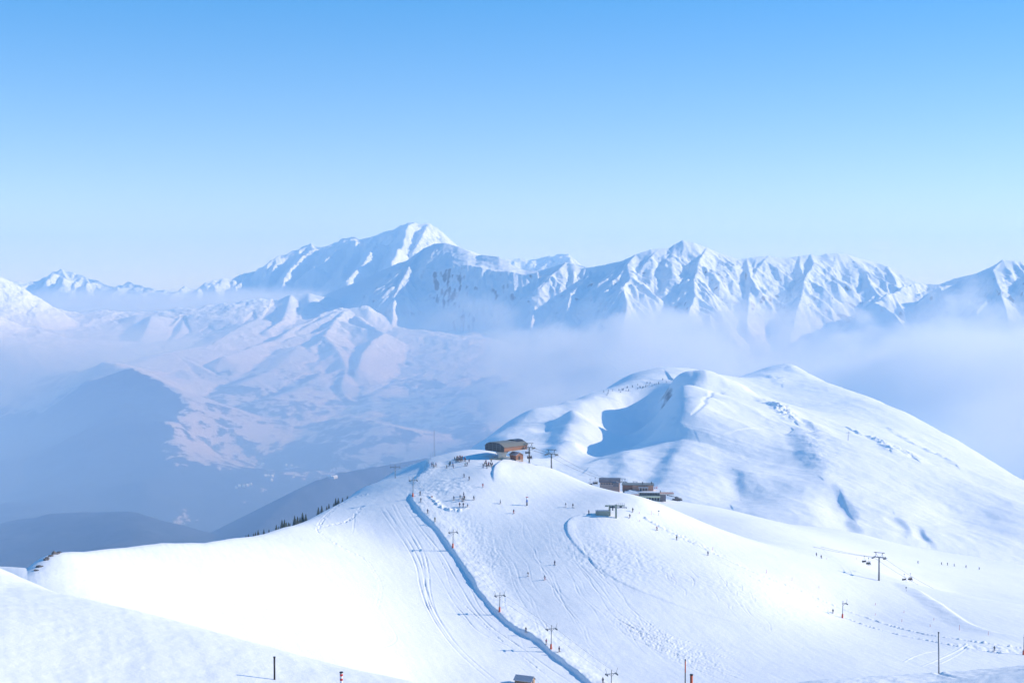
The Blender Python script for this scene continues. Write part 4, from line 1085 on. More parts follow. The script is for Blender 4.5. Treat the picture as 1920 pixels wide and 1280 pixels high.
# ------------------------------------------------------------------ poles and stakes
def pole(px, top, D, r, m, label, base=None, cat="pole", name="marker_pole", bands=None, grp=None, lean=0.0):
    if base: x, y, z = gnd(px, base)
    else: u = ray(px, top)[0]; x, y = u * D, D; z = float(near_height(np.array([x]), np.array([y]))[0])
    H = ray(px, top)[1] * y - z
    o = thing(name, label, cat, (x, y, z), 0, grp)
    p = MB(); p.bar((0, 0, -.4), (-lean * H, 0, H), r, m, 8); p.build("shaft", o)
    if bands:
        for k in range(bands[1]):
            p = MB(); z0 = H - .05 - k * bands[2] * 2; p.bar((0, 0, z0 - bands[2]), (0, 0, z0), r * 1.06, bands[0], 8); p.build("band", o)
    c = MB(); c.bar((-lean * H, 0, H), (-lean * H, 0, H + .06), r * 1.25, K['black'], 8); c.build("cap", o)
    return o
pole(514.5, 1232, 80, .055, K['black'], "plain black pole in the near snow at the bottom left")
pole(640, 1260.5, 80, .085, K['white'], "red and white banded pole in the near snow at the bottom left", bands=(K['red'], 8, .13))
pole(1760.5, 1186, 90, .045, K['steel'], "tall thin grey pole in the near snow at the lower right", base=1262, lean=.02)
pole(1285, 1237, 86, .035, K['steeld'], "thin pole with faded orange tip at the bottom right of centre", bands=(K['orange'], 1, .7))
pole(1296.5, 1265, 84, .085, K['orange'], "short thick orange pole beside a thinner one at the bottom edge")
pole(814, 807, 704, .07, K['steeld'], "tall thin mast on the crest left of the skiers' gathering place", name="mast", cat="mast")
rg = random.Random(8)
for i, (px, tp, bs) in enumerate([(807, 850, 861), (803, 860, 869), (800.5, 866, 874), (797, 873, 880), (811, 846, 856), (817, 845, 853)]):
    pole(px, tp, 0, .05, K['steeld'], "short dark fence stake on the crest, " + ("third", "fourth", "fifth", "sixth", "second", "first")[i] + " counted down from the mast", base=bs, name="fence_stake", cat="stake", grp="stakes on the crest")
for i, (px, tp, bs) in enumerate(sorted([(1641.5, 1130, 1134), (1641, 1149, 1153), (1695, 1144, 1148), (1691, 1160, 1165), (1744, 1170, 1174), (1751, 1158, 1162), (1799, 1171, 1181), (1853, 1183, 1190), (1535.5, 1098, 1102), (1221, 957.5, 965), (1198.6, 959, 963), (1199.5, 974, 977), (1336.5, 1025, 1031), (1437, 1067, 1074), (1485, 1082, 1088), (1550, 1045.5, 1048), (1605.5, 1045, 1048)])):
    pole(px, tp, 0, .06, K['red'], ordinal(i) + " small red piste marker stake on the wide right slopes", base=bs, name="piste_marker", cat="stake", grp="piste markers on the right slopes")
for px, tp, bs, lb in ((1235, 957.5, 966, "thin post with a disc, right of the grey drag lift station"), (1699, 1101, 1108, "thin post with a lamp-like head below the pair of chairs")):
    o = pole(px, tp, 0, .05, K['steeld'], lb, base=bs, name="sign_post", cat="post")
    s1 = MB(); s1.box((0, 0, ray(px, tp)[1] * o.location.y - o.location.z), (.7, .1, .45), K['steel']); s1.build("sign_plate", o)
# striped padded marker on the piste
x, y, z = gnd(988, 947.5)
o = thing("padded_marker", "red, white and blue padded marker post in the middle of the piste", "marker", (x, y, z), 0)
m = MB(); m.bar((0, 0, 0), (0, 0, 1.5), .28, K['steeld'], 8, .3); m.build("base_pad", o)
m = MB(); m.bar((0, 0, 1.5), (0, 0, 2.5), .34, K['blue'], 8); m.build("middle_pad", o)
m = MB(); m.bar((0, 0, 2.5), (0, 0, 3.3), .32, K['white'], 8); m.build("upper_pad", o)
m = MB(); m.box((0, 0, 3.5), (1.3, .12, .22), K['red']); m.bar((0, 0, 3.3), (0, 0, 3.9), .2, K['red'], 8, .08); m.build("crossbar", o)
m = MB(); m.bar((0, 0, 3.9), (.1, 0, 5.0), .04, K['steel']); m.build("rod", o)
x, y, z = gnd(810, 936)
o = thing("round_sign", "small dark round sign on a short post left of the skiers on the flat", "sign", (x, y, z), 0)
m = MB(); m.bar((0, 0, -.2), (0, 0, 1.0), .04, K['steel']); m.build("post", o)
m = MB(); m.bar((0, -.06, 1.2), (0, .0, 1.2), .34, K['orange'], 12); m.build("disc", o)

# ------------------------------------------------------------------ people
def skin_mesh(name, verts, edges, radii, root=0, sub=1):
    me = bpy.data.meshes.new(name + "_sk"); me.from_pydata(verts, edges, [])
    o = bpy.data.objects.new(name + "_sk", me); COL.objects.link(o)
    md = o.modifiers.new("s", 'SKIN'); md.use_smooth_shade = True
    for i, r in enumerate(radii):
        d = me.skin_vertices[0].data[i]; d.radius = (r, r) if not isinstance(r, tuple) else r; d.use_root = (i == root)
    sb = o.modifiers.new("u", 'SUBSURF'); sb.levels = sub; sb.render_levels = sub
    dg = bpy.context.evaluated_depsgraph_get(); out = bpy.data.meshes.new_from_object(o.evaluated_get(dg))
    out.name = name; bpy.data.objects.remove(o); return out
def person_meshes(pose):
    """joints for the pose; front is -y."""
    if pose == 'stand': hip, kn, an, lean, el, ha = .92, (.50, -.02), (.1, .0), 0.0, (.30, 1.12, .02), (.30, .92, -.16)
    elif pose == 'ski': hip, kn, an, lean, el, ha = .78, (.46, -.20), (.1, .0), -.16, (.34, 1.02, -.14), (.33, .90, -.42)
    elif pose == 'walk': hip, kn, an, lean, el, ha = .90, (.49, -.06), (.1, .0), -.05, (.31, 1.12, .06), (.30, .95, -.18)
    else: hip, kn, an, lean, el, ha = .0, (-.02, -.48), (-.42, -.52), .02, (.27, .28, -.05), (.2, .18, -.3)     # sitting
    st_ = .34 if pose == 'walk' else 0
    ch_, nk, hd = hip + .30, hip + .52, hip + .67
    V = [(0, 0, hip), (0, lean * .4, ch_ - .08), (0, lean * .8, ch_ + .12), (0, lean, nk), (0, lean - .02, nk + .06), (0, lean - .03, hd), (0, lean - .03, hd + .12)]
    R = [(.16, .12), (.15, .11), (.18, .12), (.07, .07), .055, (.085, .1), .07]
    E = [(i, i + 1) for i in range(6)]
    legs = []; arms = []
    for s in (-1, 1):
        k0 = len(V); f = s * st_ * .5
        V += [(s * .10, 0, hip - .06), (s * .12, kn[1] + f, kn[0]), (s * .12, an[1] + f * 1.2, an[0]), (s * .12, an[1] + f * 1.2 - .16, an[0] - .03)]
        R += [.095, .065, .05, (.045, .035)]; E += [(0, k0), (k0, k0 + 1), (k0 + 1, k0 + 2), (k0 + 2, k0 + 3)]; legs.append(k0)
        k1 = len(V); dz = hip - (.92 if pose != 'sit' else 0) if pose != 'sit' else 0
        sh = (s * .19, lean, nk - .06); e_ = (s * el[0], lean + el[2], el[1] + (dz if pose in ('ski', 'walk') else 0) * .0); h_ = (s * ha[0], ha[2] + lean * .5, ha[1])
        V += [sh, e_, h_, (h_[0], h_[1] - .07, h_[2] - .04), (h_[0] - s * .04, h_[1] - .03, h_[2] + .01)]
        R += [.065, .05, .036, .03, .015]; E += [(3, k1), (k1, k1 + 1), (k1 + 1, k1 + 2), (k1 + 2, k1 + 3), (k1 + 2, k1 + 4)]; arms.append(k1)
    body = skin_mesh("person", V, E, R)
    body.materials.append(K['skin'])
    # jacket: torso and sleeves, a little fuller than the body
    idx = [0, 1, 2, 3] + [a + j for a in arms for j in (0, 1, 2)]
    mp = {v: i for i, v in enumerate(idx)}
    sc = lambda r, k: (r[0] * k, r[1] * k) if isinstance(r, tuple) else r * k
    je = [(mp[a], mp[b]) for a, b in E if a in mp and b in mp]
    jac = skin_mesh("jacket", [V[i] for i in idx], je, [sc(R[i], 1.3) for i in idx])
    idx = [0] + [l + j for l in legs for j in (0, 1, 2)]; mp = {v: i for i, v in enumerate(idx)}
    te = [(mp[a], mp[b]) for a, b in E if a in mp and b in mp]
    tro = skin_mesh("trousers", [V[i] for i in idx], te, [sc(R[i], 1.28) for i in idx])
    bm = bmesh.new(); bmesh.ops.create_uvsphere(bm, u_segments=10, v_segments=7, radius=.135)
    for v in list(bm.verts):
        v.co.z *= 1.05; v.co += Vector((0, lean - .015, hd + .075))
    hel = bpy.data.meshes.new("helmet"); bm.to_mesh(hel); bm.free()
    ski = None
    if pose != 'sit':
        m = bmesh.new()
        def skimesh():
            b = MB(); b.prism([(-.85, .035), (-.98, .14), (-.93, .14), (-.82, .06), (.8, .06), (.8, .03)], -.05, .05, K['ski'], axis='x')
            return b
        ski = []
        for s in (-1, 1):
            f = s * st_ * .6
            mm = MB(); pr = [(-.85 + f, .03), (-1.0 + f, .15), (-.95 + f, .16), (-.8 + f, .07), (.8 + f, .07), (.8 + f, .03)]
            A = [mm.bm.verts.new((s * .12 - .05, a, z)) for a, z in pr]; B = [mm.bm.verts.new((s * .12 + .05, a, z)) for a, z in pr]; n = len(pr)
            fs = [mm.bm.faces.new([A[i], A[(i + 1) % n], B[(i + 1) % n], B[i]]) for i in range(n)] + [mm.bm.faces.new(A[::-1]), mm.bm.faces.new(B)]
            mm._fin(fs, K['ski']); bmesh.ops.recalc_face_normals(mm.bm, faces=mm.bm.faces)
            me = bpy.data.meshes.new("ski"); mm.bm.to_mesh(me); mm.bm.free(); me.materials.append(K['ski']); ski.append(me)
        m.free()
    return body, jac, tro, hel, ski
PM = {p: person_meshes(p) for p in ('stand', 'ski', 'walk', 'sit')}
CL = {}
for n_, c_ in dict(black=(.02, .02, .025), navy=(.03, .05, .12), grey=(.16, .17, .18), red=(.5, .04, .04), pink=(.5, .16, .2), teal=(.05, .22, .25), white=(.7, .7, .72), olive=(.12, .13, .06), brown=(.13, .07, .04), blue=(.05, .18, .45)).items(): CL[n_] = mat(n_ + "_cloth", c_, .8)
def person(x, y, z, rz, jac, tro, label, pose='stand', skis=True, group=None, sc=1.08, hel='black'):
    b, j, t, h, k = PM[pose]
    o = bpy.data.objects.new("person", b); COL.objects.link(o); o.location = (x, y, z); o.rotation_euler = (0, 0, rz); o.scale = (sc, sc, sc)
    tag(o, label, "person", group)
    for nm, me, cl in (("jacket", j, jac), ("trousers", t, tro), ("helmet", h, hel)):
        c = bpy.data.objects.new(nm, me); COL.objects.link(c); c.parent = o
        if not me.materials: me.materials.append(CL['black'])
        c.material_slots[0].link = 'OBJECT'; c.material_slots[0].material = CL[cl]
    if skis and k:
        for me in k:
            c = bpy.data.objects.new("ski", me); COL.objects.link(c); c.parent = o
    return o
rp = random.Random(21)
DARK = ['black', 'navy', 'grey', 'black', 'brown', 'olive', 'navy', 'blue', 'teal']
def crowd(pts, label, group, red=()):
    reds = {pts[i] for i in red}; pts = sorted(pts); red = [i for i, q in enumerate(pts) if q in reds]; label0 = label
    for i, (px, py) in enumerate(pts):
        label = label0.replace("person in dark clothes", "person, " + ordinal(i) + ",")
        x, y, z = gnd(px, py)
        person(x, y, z, rp.uniform(0, 6.28), 'red' if i in red else rp.choice(DARK), rp.choice(['black', 'grey', 'navy', 'brown']), label if i not in red else label.replace("dark clothes", "red jacket"), rp.choice(['stand', 'stand', 'walk']), rp.random() < .8, group, rp.uniform(1.0, 1.14), rp.choice(['black', 'white', 'grey', 'red']))
crowd([(809.7, 874.3), (812.4, 873.5), (813.6, 876.8), (817.5, 874.7)], "person in dark clothes in the small group by the crest on the summit", "skiers in the leftmost group on the summit flat")
crowd([(837.7, 878), (842.3, 873.5), (844, 872), (849, 873), (850, 878)], "person in dark clothes in the loose group of five left of the big crowd", "skiers in the loose group on the summit flat")
crowd([(852.6, 862.6), (855.3, 866), (858, 865), (860.3, 865), (861.8, 863.4), (863.6, 866), (865.3, 862.6), (867, 861.7), (862.4, 860.5), (858, 860.5), (871.5, 864), (856.5, 862), (864.4, 861), (859.3, 862.7), (866, 865)],
      "person in dark clothes in the big crowd left of the station's blue shadow", "skiers in the big crowd left of the station's shadow", red=(10,))
crowd([(872.8, 864.6), (879.5, 867), (876, 872.6), (872, 873.4)], "person in dark clothes right of the big crowd", "skiers right of the big crowd")
crowd([(906, 876), (911, 869), (912, 873.5), (913, 877.6), (915.5, 873.4), (916.7, 872), (919.6, 873.4), (921, 867.6), (921.3, 875), (923.4, 873.4), (917, 876.4), (909, 873)],
      "person in dark clothes in the tight crowd below the station's leg", "skiers in the crowd below the station", red=(4,))
crowd([(862.8, 935), (866.5, 939.5), (869.5, 938.7), (871, 936), (869.5, 930.5)], "person in dark clothes in the cluster halfway down the upper piste", "skiers in the cluster on the upper piste")
crowd([(861.8, 950), (868.7, 950), (876.7, 950)], "person in dark clothes in the row of three just below the cluster", "row of three skiers below the cluster")
singles = [
 (870.5, 894.5, 'grey', 'grey', 'ski', "skier in grey, upper left one of the pair below the big crowd"), (879.7, 899.6, 'black', 'black', 'ski', "skier in black, lower right one of the pair below the big crowd"),
 (905.4, 913, 'red', 'red', 'ski', "skier all in red alone on the upper piste"), (787.7, 928.3, 'grey', 'black', 'stand', "person in dark grey standing right of the topmost tower on the bank"),
 (789, 940.3, 'grey', 'grey', 'ski', "skier in pale grey at the very top of the snow bank"), (801.8, 961.8, 'navy', 'black', 'stand', "person in navy riding up beside the bank, the upper of two"),
 (815.5, 977.3, 'olive', 'olive', 'stand', "person in olive riding up beside the bank, the lower of two"), (851, 937.5, 'navy', 'grey', 'stand', "person in navy just left of the cluster halfway down"),
 (888.5, 937, 'black', 'brown', 'walk', "person in black with bag-like bulk, right of the cluster halfway down"), (938.6, 943.5, 'white', 'grey', 'ski', "pale dressed skier left of the striped padded marker"),
 (963, 962, 'black', 'red', 'ski', "skier in black jacket and red trousers below the striped padded marker"), (1061, 950.3, 'grey', 'white', 'walk', "left one of two walkers under the smooth knoll"),
 (1074, 951.4, 'black', 'grey', 'walk', "right one of two walkers under the smooth knoll"), (1039.8, 1058.3, 'navy', 'black', 'ski', "skier in navy, highest of the three on the open piste"),
 (990.6, 1079.8, 'brown', 'white', 'ski', "skier in brown, leftmost of the three on the open piste"), (1022, 1086.5, 'black', 'pink', 'ski', "skier in black with pinkish trousers, lowest of the three on the open piste"),
 (1104, 963.8, 'navy', 'black', 'stand', "person left of the grey drag lift station in its shadow"), (1186.4, 959.5, 'black', 'black', 'stand', "person behind the right end of the grey drag lift station"),
 (1181, 970.5, 'black', 'navy', 'ski', "person in dark blue coming up to the grey drag lift station"), (1232, 993.8, 'red', 'black', 'ski', "skier in red jacket below the rough line of tracks at right"),
 (1268.6, 1011.3, 'olive', 'black', 'ski', "small skier in olive lower down the rough line of tracks"), (1327.5, 1040.5, 'navy', 'navy', 'ski', "lone skier in navy far down the rough line of tracks"),
 (986, 1184.8, 'black', 'grey', 'stand', "person riding the drag lift alone between third and tallest tower"), (1024.3, 1207, 'pink', 'grey', 'walk', "person in pinkish top just left of the tallest tower"),
 (1048.5, 1221.4, 'navy', 'brown', 'stand', "person in navy just right of the tallest tower's foot"), (1130.5, 1280, 'black', 'black', 'stand', "dark person at the bottom edge left of the last tower"),
 (1561.8, 1148.8, 'black', 'black', 'ski', "person in black left of the one-armed tower"), (1864.5, 1219.3, 'black', 'grey', 'ski', "person in black near the right edge among the cut-up snow"),
 (1531, 1042, 'grey', 'black', 'ski', "left one of two far skiers on the bright ledge at right"), (1540, 1046.6, 'black', 'black', 'ski', "right one of two far skiers on the bright ledge at right"),
 (1238, 924.5, 'black', 'black', 'stand', "person at the left end of the restaurant's red railing"),
]
for px, py, a, b_, pose, lb in singles:
    if py == 924.5:
        x, y, z = P(px, py, ry - .5)
    else: x, y, z = gnd(px, py)
    person(x, y, z, rp.uniform(-1, 1), a, b_, lb, pose)
for i, (px, py) in enumerate([(1721, 1056.3), (1765.7, 1058.6), (1776.7, 1059.3), (1789.4, 1061), (1811, 1063.6), (1836, 1067.6), (1886.5, 1053)]):
    x, y, z = gnd(px, py); person(x, y, z, rp.uniform(0, 6), rp.choice(DARK), 'black', ordinal(i) + " tiny distant skier in line along the right plateau's far edge", 'ski', True, "distant line of skiers at right")
for px, py in [(1531.6, 986.6), (1536.5, 986.8), (1512, 984.6)]:
    x, y, z = gnd(px, py); person(x, y, z, rp.uniform(0, 6), 'black', 'black', {1531.6: "middle", 1536.5: "right", 1512: "left"}[px] + " tiny person of three on the plateau skyline right of the restaurant", 'stand', True, "distant people on the plateau skyline")
for px, lb in ((1204.7, "left one of two people on the restaurant's upper roof terrace"), (1221.5, "right one of two people on the restaurant's upper roof terrace")):
    x, y, z = P(px, 908.3, ry + 5); person(x, y, z, 0, 'black', 'navy', lb, 'stand', False)
def riders(chair_o, k, label, group):
    for i in range(k):
        v = Vector(chair_o.location) + Matrix.Rotation(chair_o.rotation_euler.z, 3, 'Z') @ Vector(((i - (k - 1) / 2) * .62, -.12, -2.52))
        person(v.x, v.y, v.z, chair_o.rotation_euler.z, rp.choice(DARK), 'black', (('left', 'middle', 'right') if k == 3 else ('leftmost', 'second', 'third', 'rightmost'))[i] + ' ' + label, 'sit', False, group, 1.05)
riders(ch[1], 3, "dark clothed rider on the chair left of the lone tall pylon", "riders left of the lone pylon")
riders(ch[3], 3, "dark clothed rider on the chair right of the lone tall pylon", "riders right of the lone pylon")
riders(ch[5], 4, "rider on the chair over the knoll's flank", "riders over the knoll's flank")
riders(ch[7], 4, "dark clothed rider on the lower chair beside the timber hut", "riders beside the timber hut")

# ------------------------------------------------------------------ trees
def fir(seed, H=4.0):
    r = random.Random(seed); o = thing("fir_tree", "", "tree")
    t = MB(); t.bar((0, 0, -.8), (0, 0, H * .95), .09 * H / 3, K['bark'], 6, .02); t.build("trunk", o)
    c = MB()
    n = 11
    for i in range(n):
        z0 = H * (.12 + .86 * i / n); rad = H * .26 * (1 - i / n) ** .8 + .06; k = 9
        a0 = r.uniform(0, 6.28)
        for j in range(k):
            a = a0 + 6.283 * j / k + r.uniform(-.25, .25); q = rad * r.uniform(.65, 1.15); w = rad * .32
            tip = (math.cos(a) * q, math.sin(a) * q, z0 - q * .35); l_ = (math.cos(a + 1.57) * w, math.sin(a + 1.57) * w, z0 + .05); r__ = (-l_[0], -l_[1], z0 + .05)
            up = (0, 0, z0 + H * .11)
            c.poly([l_, tip, up], K['needle']); c.poly([r__, tip, up], K['needle']); c.poly([l_, r__, tip], K['needle'])
    c.build("crown", o); return o
def fir_ord(i):
    tens = ["", "", "twenty", "thirty"]; ones = "zeroth first second third fourth fifth sixth seventh eighth ninth tenth eleventh twelfth thirteenth fourteenth fifteenth sixteenth seventeenth eighteenth nineteenth".split(); k = i + 1
    if k < 20: return ones[k]
    return tens[k // 10] + "-" + ones[k % 10] if k % 10 else {20: "twentieth", 30: "thirtieth"}[k]
firs = [fir(1), fir(2), fir(3)]
first = {0: True, 1: True, 2: True}
def put_fir(x, y, z, H, label, group):
    i = rp.randrange(3)
    if first[i]: o = firs[i]; first[i] = False; o.location = (x, y, z); o["label"] = label; o["group"] = group
    else: o = dup(firs[i], (x, y, z), 0, label, None, group)
    o.scale = (H / 4 * rp.uniform(1.0, 1.3), H / 4 * 1.1, H / 4); o.rotation_euler = (0, 0, rp.uniform(0, 6.28))
for i, (px, py, h) in enumerate(sorted([(465.7, 1002, 7), (461, 1003, 5), (475.5, 999.5, 8), (479, 999, 7), (484, 996.8, 9), (494.6, 987, 6), (504.3, 994, 8), (518, 982, 7), (522, 990, 8), (525, 988, 8), (528.7, 971, 6), (533.4, 973.7, 9), (536.8, 972.4, 9), (536, 980.5, 5), (541, 978, 5), (543.6, 977, 6), (552.4, 967, 8), (557.8, 960, 8), (562.5, 962, 7), (567.3, 959.5, 7), (573.4, 952, 5), (554.4, 969.7, 5), (596.8, 946.7, 6), (603.2, 942.6, 6), (612.6, 940, 4), (616.7, 941, 4), (625.5, 935.8, 5), (629.3, 933, 6), (634.3, 931.8, 5), (642, 929, 5), (651.2, 926.4, 6), (693, 905, 5), (683, 911, 4)])):
    u, tt_ = ray(px, py - h); D = float(np.interp(u, CRL, CRD)) + rp.uniform(9, 15); x, y = u * D, D
    z = float(near_height(np.array([x]), np.array([y]))[0]); H = max(1.5, (tt_ * D - z) / 1.1 * rp.uniform(.5, .85))
    put_fir(x, y, z, H, fir_ord(i) + " fir from the left in the line behind the left crest of the slope", "firs behind the left crest")
far_firs = []
for i in range(34):
    px = rp.triangular(1095, 1262, 1200); py = 748 - (px - 1095) * 0.2 + rp.uniform(-6, 2)
    x, y, z = ground_at(px, py, d0=1900, d1=4200, zfun=hill_height)
    if y < 4100: far_firs.append((project(x, y, z)[0], x, y, z, rp.uniform(3, 5.5)))
for i, (_, x, y, z, h) in enumerate(sorted(far_firs)):
    put_fir(x, y, z, h, fir_ord(i) + " tiny fir from the left along the far hill's left skyline", "firs on the far hill's skyline")

# ------------------------------------------------------------------ rocks at the left edge of the crest
def rock(px, py, s, label):
    x, y, z = gnd(px, py); bm = bmesh.new(); bmesh.ops.create_icosphere(bm, subdivisions=3, radius=1)
    r = random.Random(int(px * 7)); off = Vector((r.uniform(0, 99), r.uniform(0, 99), 0))
    from mathutils import noise as mn
    for v in bm.verts:
        k = 1 + .5 * mn.noise(v.co * 1.3 + off) + .25 * mn.noise(v.co * 3.1 + off); v.co = Vector((v.co.x * 1.5, v.co.y, v.co.z * .7)) * k * s
    me = bpy.data.meshes.new("rock"); bm.to_mesh(me); bm.free(); me.materials.append(K['rock'])
    o = bpy.data.objects.new("rock", me); COL.objects.link(o); o.location = (x, y, z - s * .2); o.rotation_euler = (0, 0, r.uniform(0, 6)); tag(o, label, "rock", "rocks at the left end of the crest")
for (px, py, s), lb_ in zip(((103, 1038, 1.0), (110, 1036, .6), (88, 1048, .8), (74, 1062, .7), (68, 1069, .5), (96, 1042, .6)), [w_ + " dark rock poking out of the snow at the left end of the crest" for w_ in ("largest", "small rightmost", "middle sized", "second lowest", "small lowest", "small middle")]): rock(px, py, s, lb_)

# ------------------------------------------------------------------ houses in the valley
def valley_z(X, Y):
    out = np.empty(np.shape(X)); ny = len(gV.Yr)
    for i, (x, y) in enumerate(zip(np.ravel(X), np.ravel(Y))):
        j = min(max(int(np.searchsorted(gV.Yr, y)) - 1, 0), ny - 2); fy = (y - gV.Yr[j]) / (gV.Yr[j + 1] - gV.Yr[j])
        fu = (x / y - gV.U[0]) / (gV.U[1] - gV.U[0]); k = min(max(int(fu), 0), len(gV.U) - 2); fu -= k
        Z = Zv; out.flat[i] = (Z[j, k] * (1 - fu) + Z[j, k + 1] * fu) * (1 - fy) + (Z[j + 1, k] * (1 - fu) + Z[j + 1, k + 1] * fu) * fy
    return out
hp = None
for i, (px, py) in enumerate(sorted([(449, 912), (457, 912), (498, 893), (503, 893), (510, 894), (509, 901), (470, 909), (551, 893), (625, 897), (629, 896), (619, 895.5), (536, 873), (546, 874), (493, 871), (464, 911), (443, 915)])):
    x, y, z = ground_at(px, py, d0=2500, d1=7500, zfun=valley_z)
    if hp is None:
        hp = gable_hut("house", "leftmost tiny pale house of the scattered village down in the blue valley", "house", (x, y, z), .4, 7, 9, 5, 7.5, K['wallw'], K['snowr'], False); hp["group"] = "village houses in the valley"
    else: dup(hp, (x, y, z), rp.uniform(0, 3), ordinal(i) + " tiny pale house of the scattered village down in the blue valley", None, "village houses in the valley")
#@@OBJ_END


# ------------------------------------------------------------------ air
def box_obj(name, lo, hi, mat, kind="stuff"):
    me = bpy.data.meshes.new(name)
    x0, y0, z0 = lo; x1, y1, z1 = hi
    v = [(x0, y0, z0), (x1, y0, z0), (x1, y1, z0), (x0, y1, z0), (x0, y0, z1), (x1, y0, z1), (x1, y1, z1), (x0, y1, z1)]
    me.from_pydata(v, [], [(0, 3, 2, 1), (4, 5, 6, 7), (0, 1, 5, 4), (1, 2, 6, 5), (2, 3, 7, 6), (3, 0, 4, 7)])
    me.materials.append(mat)
    o = bpy.data.objects.new(name, me); COL.objects.link(o); o["kind"] = kind
    return o
mh = bpy.data.materials.new("haze_air"); mh.use_nodes = True
nt = mh.node_tree; nt.nodes.remove(nt.nodes["Principled BSDF"])
pv = nt.nodes.new("ShaderNodeVolumePrincipled")
pv.inputs["Color"].default_value = (0.40, 0.67, 1.0, 1); pv.inputs["Density"].default_value = 0.75e-4
pv.inputs["Absorption Color"].default_value = (.25, .25, .25, 1)
pv.inputs["Anisotropy"].default_value = 0.0
nt.links.new(pv.outputs[0], nt.nodes["Material Output"].inputs["Volume"])
haze = box_obj("haze", (-20500, -3500, -1251), (20500, 20500, 690), mh)

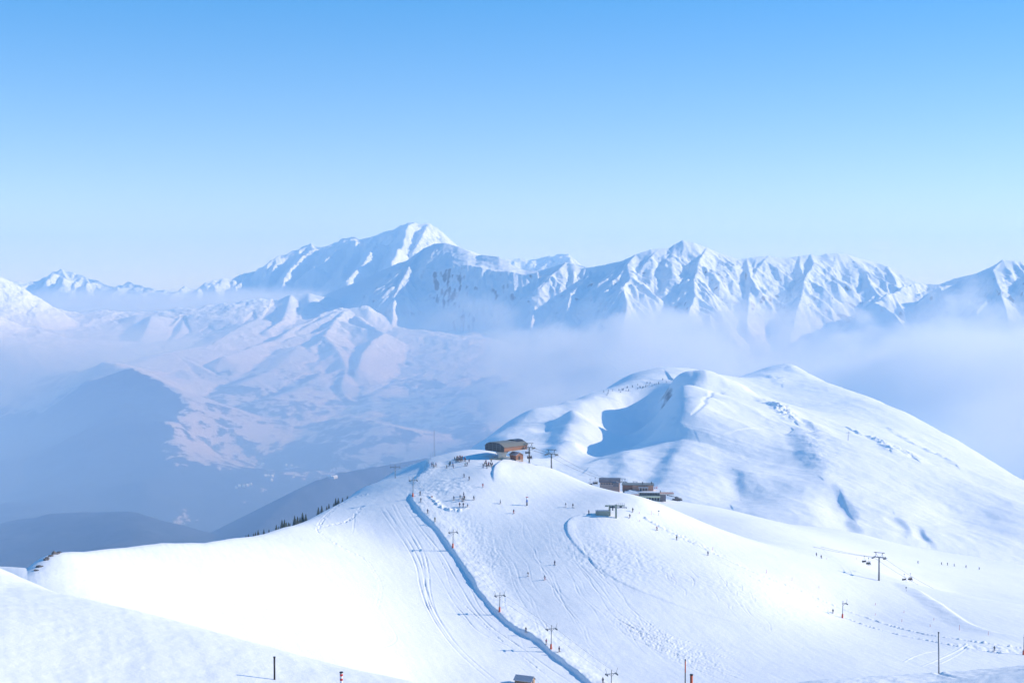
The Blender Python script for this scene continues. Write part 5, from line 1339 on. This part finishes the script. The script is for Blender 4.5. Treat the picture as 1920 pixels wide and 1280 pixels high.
def cloud(name, lo, hi, mat_name, color, dens, scale, thr, zbase, ztop, seed, wisp=0.5, stretch=1.6, tilt=(0.0, 0.0)):
    m = bpy.data.materials.new(mat_name); m.use_nodes = True
    nt = m.node_tree; nt.nodes.remove(nt.nodes["Principled BSDF"])
    pv = nt.nodes.new("ShaderNodeVolumePrincipled"); pv.inputs["Color"].default_value = (*color, 1); pv.inputs["Anisotropy"].default_value = 0.2
    g = N(m, "ShaderNodeNewGeometry"); mp = N(m, "ShaderNodeMapping"); L(m, g.outputs["Position"], mp.inputs[0])
    mp.inputs["Location"].default_value = (seed * 911.0, seed * 377.0, 0)
    mp.inputs["Scale"].default_value = (1, 1, stretch)
    n = N(m, "ShaderNodeTexNoise"); n.inputs["Scale"].default_value = scale; n.inputs["Detail"].default_value = 5; n.inputs["Roughness"].default_value = 0.62
    L(m, mp.outputs[0], n.inputs["Vector"])
    sx = N(m, "ShaderNodeSeparateXYZ"); L(m, g.outputs["Position"], sx.inputs[0])
    # height profile: full below zbase, none above ztop, broken up by the noise
    hr = N(m, "ShaderNodeMapRange"); hr.inputs[1].default_value = zbase; hr.inputs[2].default_value = ztop; hr.inputs[3].default_value = 1; hr.inputs[4].default_value = 0
    L(m, sx.outputs[2], hr.inputs[0])
    # soft sides of the bank
    ed = 1.0
    for ax, (a, b) in enumerate(((lo[0], hi[0]), (lo[1], hi[1]))):
        w = (b - a) * 0.2
        for p0, p1 in ((a, a + w), (b, b - w)):
            r = N(m, "ShaderNodeMapRange"); r.inputs[1].default_value = p0; r.inputs[2].default_value = p1; r.inputs[3].default_value = 0; r.inputs[4].default_value = 1
            L(m, sx.outputs[ax], r.inputs[0]); ed = r.outputs[0] if isinstance(ed, float) else mathn(m, 'MULTIPLY', ed, r.outputs[0])
    tl = mathn(m, 'MULTIPLY', mathn(m, 'SUBTRACT', sx.outputs[0], tilt[0]), tilt[1])
    v = mathn(m, 'ADD', mathn(m, 'MULTIPLY', mathn(m, 'ADD', hr.outputs[0], tl), ed), mathn(m, 'MULTIPLY', mathn(m, 'SUBTRACT', n.outputs[0], 0.5), wisp * 2))
    hc = N(m, "ShaderNodeMapRange"); hc.inputs[1].default_value = hi[2]; hc.inputs[2].default_value = hi[2] - 0.3 * (hi[2] - zbase); hc.inputs[3].default_value = 0; hc.inputs[4].default_value = 1; hc.interpolation_type = 'SMOOTHSTEP'
    L(m, sx.outputs[2], hc.inputs[0])
    v = mathn(m, 'MULTIPLY', mathn(m, 'MULTIPLY', mathn(m, 'MAXIMUM', mathn(m, 'SUBTRACT', v, thr), 0.0), ed), hc.outputs[0])
    rb = N(m, "ShaderNodeMapRange"); rb.inputs[1].default_value = 0; rb.inputs[2].default_value = 0.5; rb.inputs[3].default_value = 0; rb.inputs[4].default_value = dens
    L(m, v, rb.inputs[0]); L(m, rb.outputs[0], pv.inputs["Density"])
    nt.links.new(pv.outputs[0], nt.nodes["Material Output"].inputs["Volume"])
    return box_obj(name, lo, hi, m)
CW = (0.98, 0.99, 1.0)
cloud("cloud", (-600, 3500, -900), (4400, 8300, 200), "cloud_bank", CW, 0.0085, 0.0016, 0.52, -520, -10, 1, 1.9, tilt=(700, 0.00006))
cloud("cloud", (-4600, 10200, -500), (-900, 13000, 220), "far_cloud_bank", CW, 0.0025, 0.0008, 0.42, -250, 110, 4, 0.6)
cloud("cloud", (-3500, 5900, -560), (-1350, 8300, -60), "left_mist_bank", CW, 0.0018, 0.0016, 0.40, -430, -110, 9, 1.0)
# blue air lying in the valley, thicker towards its floor
def mist(name, lo, hi, z0, z1, dens, col):
    m = bpy.data.materials.new("valley_air"); m.use_nodes = True
    nt = m.node_tree; nt.nodes.remove(nt.nodes["Principled BSDF"])
    pv = nt.nodes.new("ShaderNodeVolumePrincipled"); pv.inputs["Color"].default_value = (*col, 1); pv.inputs["Absorption Color"].default_value = (.7, .7, .7, 1)
    g = N(m, "ShaderNodeNewGeometry"); sx = N(m, "ShaderNodeSeparateXYZ"); L(m, g.outputs["Position"], sx.inputs[0])
    r = N(m, "ShaderNodeMapRange"); r.interpolation_type = 'SMOOTHSTEP'
    r.inputs[1].default_value = z0; r.inputs[2].default_value = z1; r.inputs[3].default_value = dens; r.inputs[4].default_value = 0
    L(m, sx.outputs[2], r.inputs[0])
    y = N(m, "ShaderNodeMapRange"); y.inputs[1].default_value = lo[1]; y.inputs[2].default_value = lo[1] + 1100; y.inputs[3].default_value = 0; y.inputs[4].default_value = 1
    L(m, sx.outputs[1], y.inputs[0])
    L(m, mathn(m, 'MULTIPLY', r.outputs[0], y.outputs[0]), pv.inputs["Density"])
    nt.links.new(pv.outputs[0], nt.nodes["Material Output"].inputs["Volume"])
    return box_obj(name, lo, hi, m)
mist("mist", (-5500, 1250, -1240), (5000, 10500, 40), -750, 30, 9.0e-4, (0.33, 0.55, 0.96))
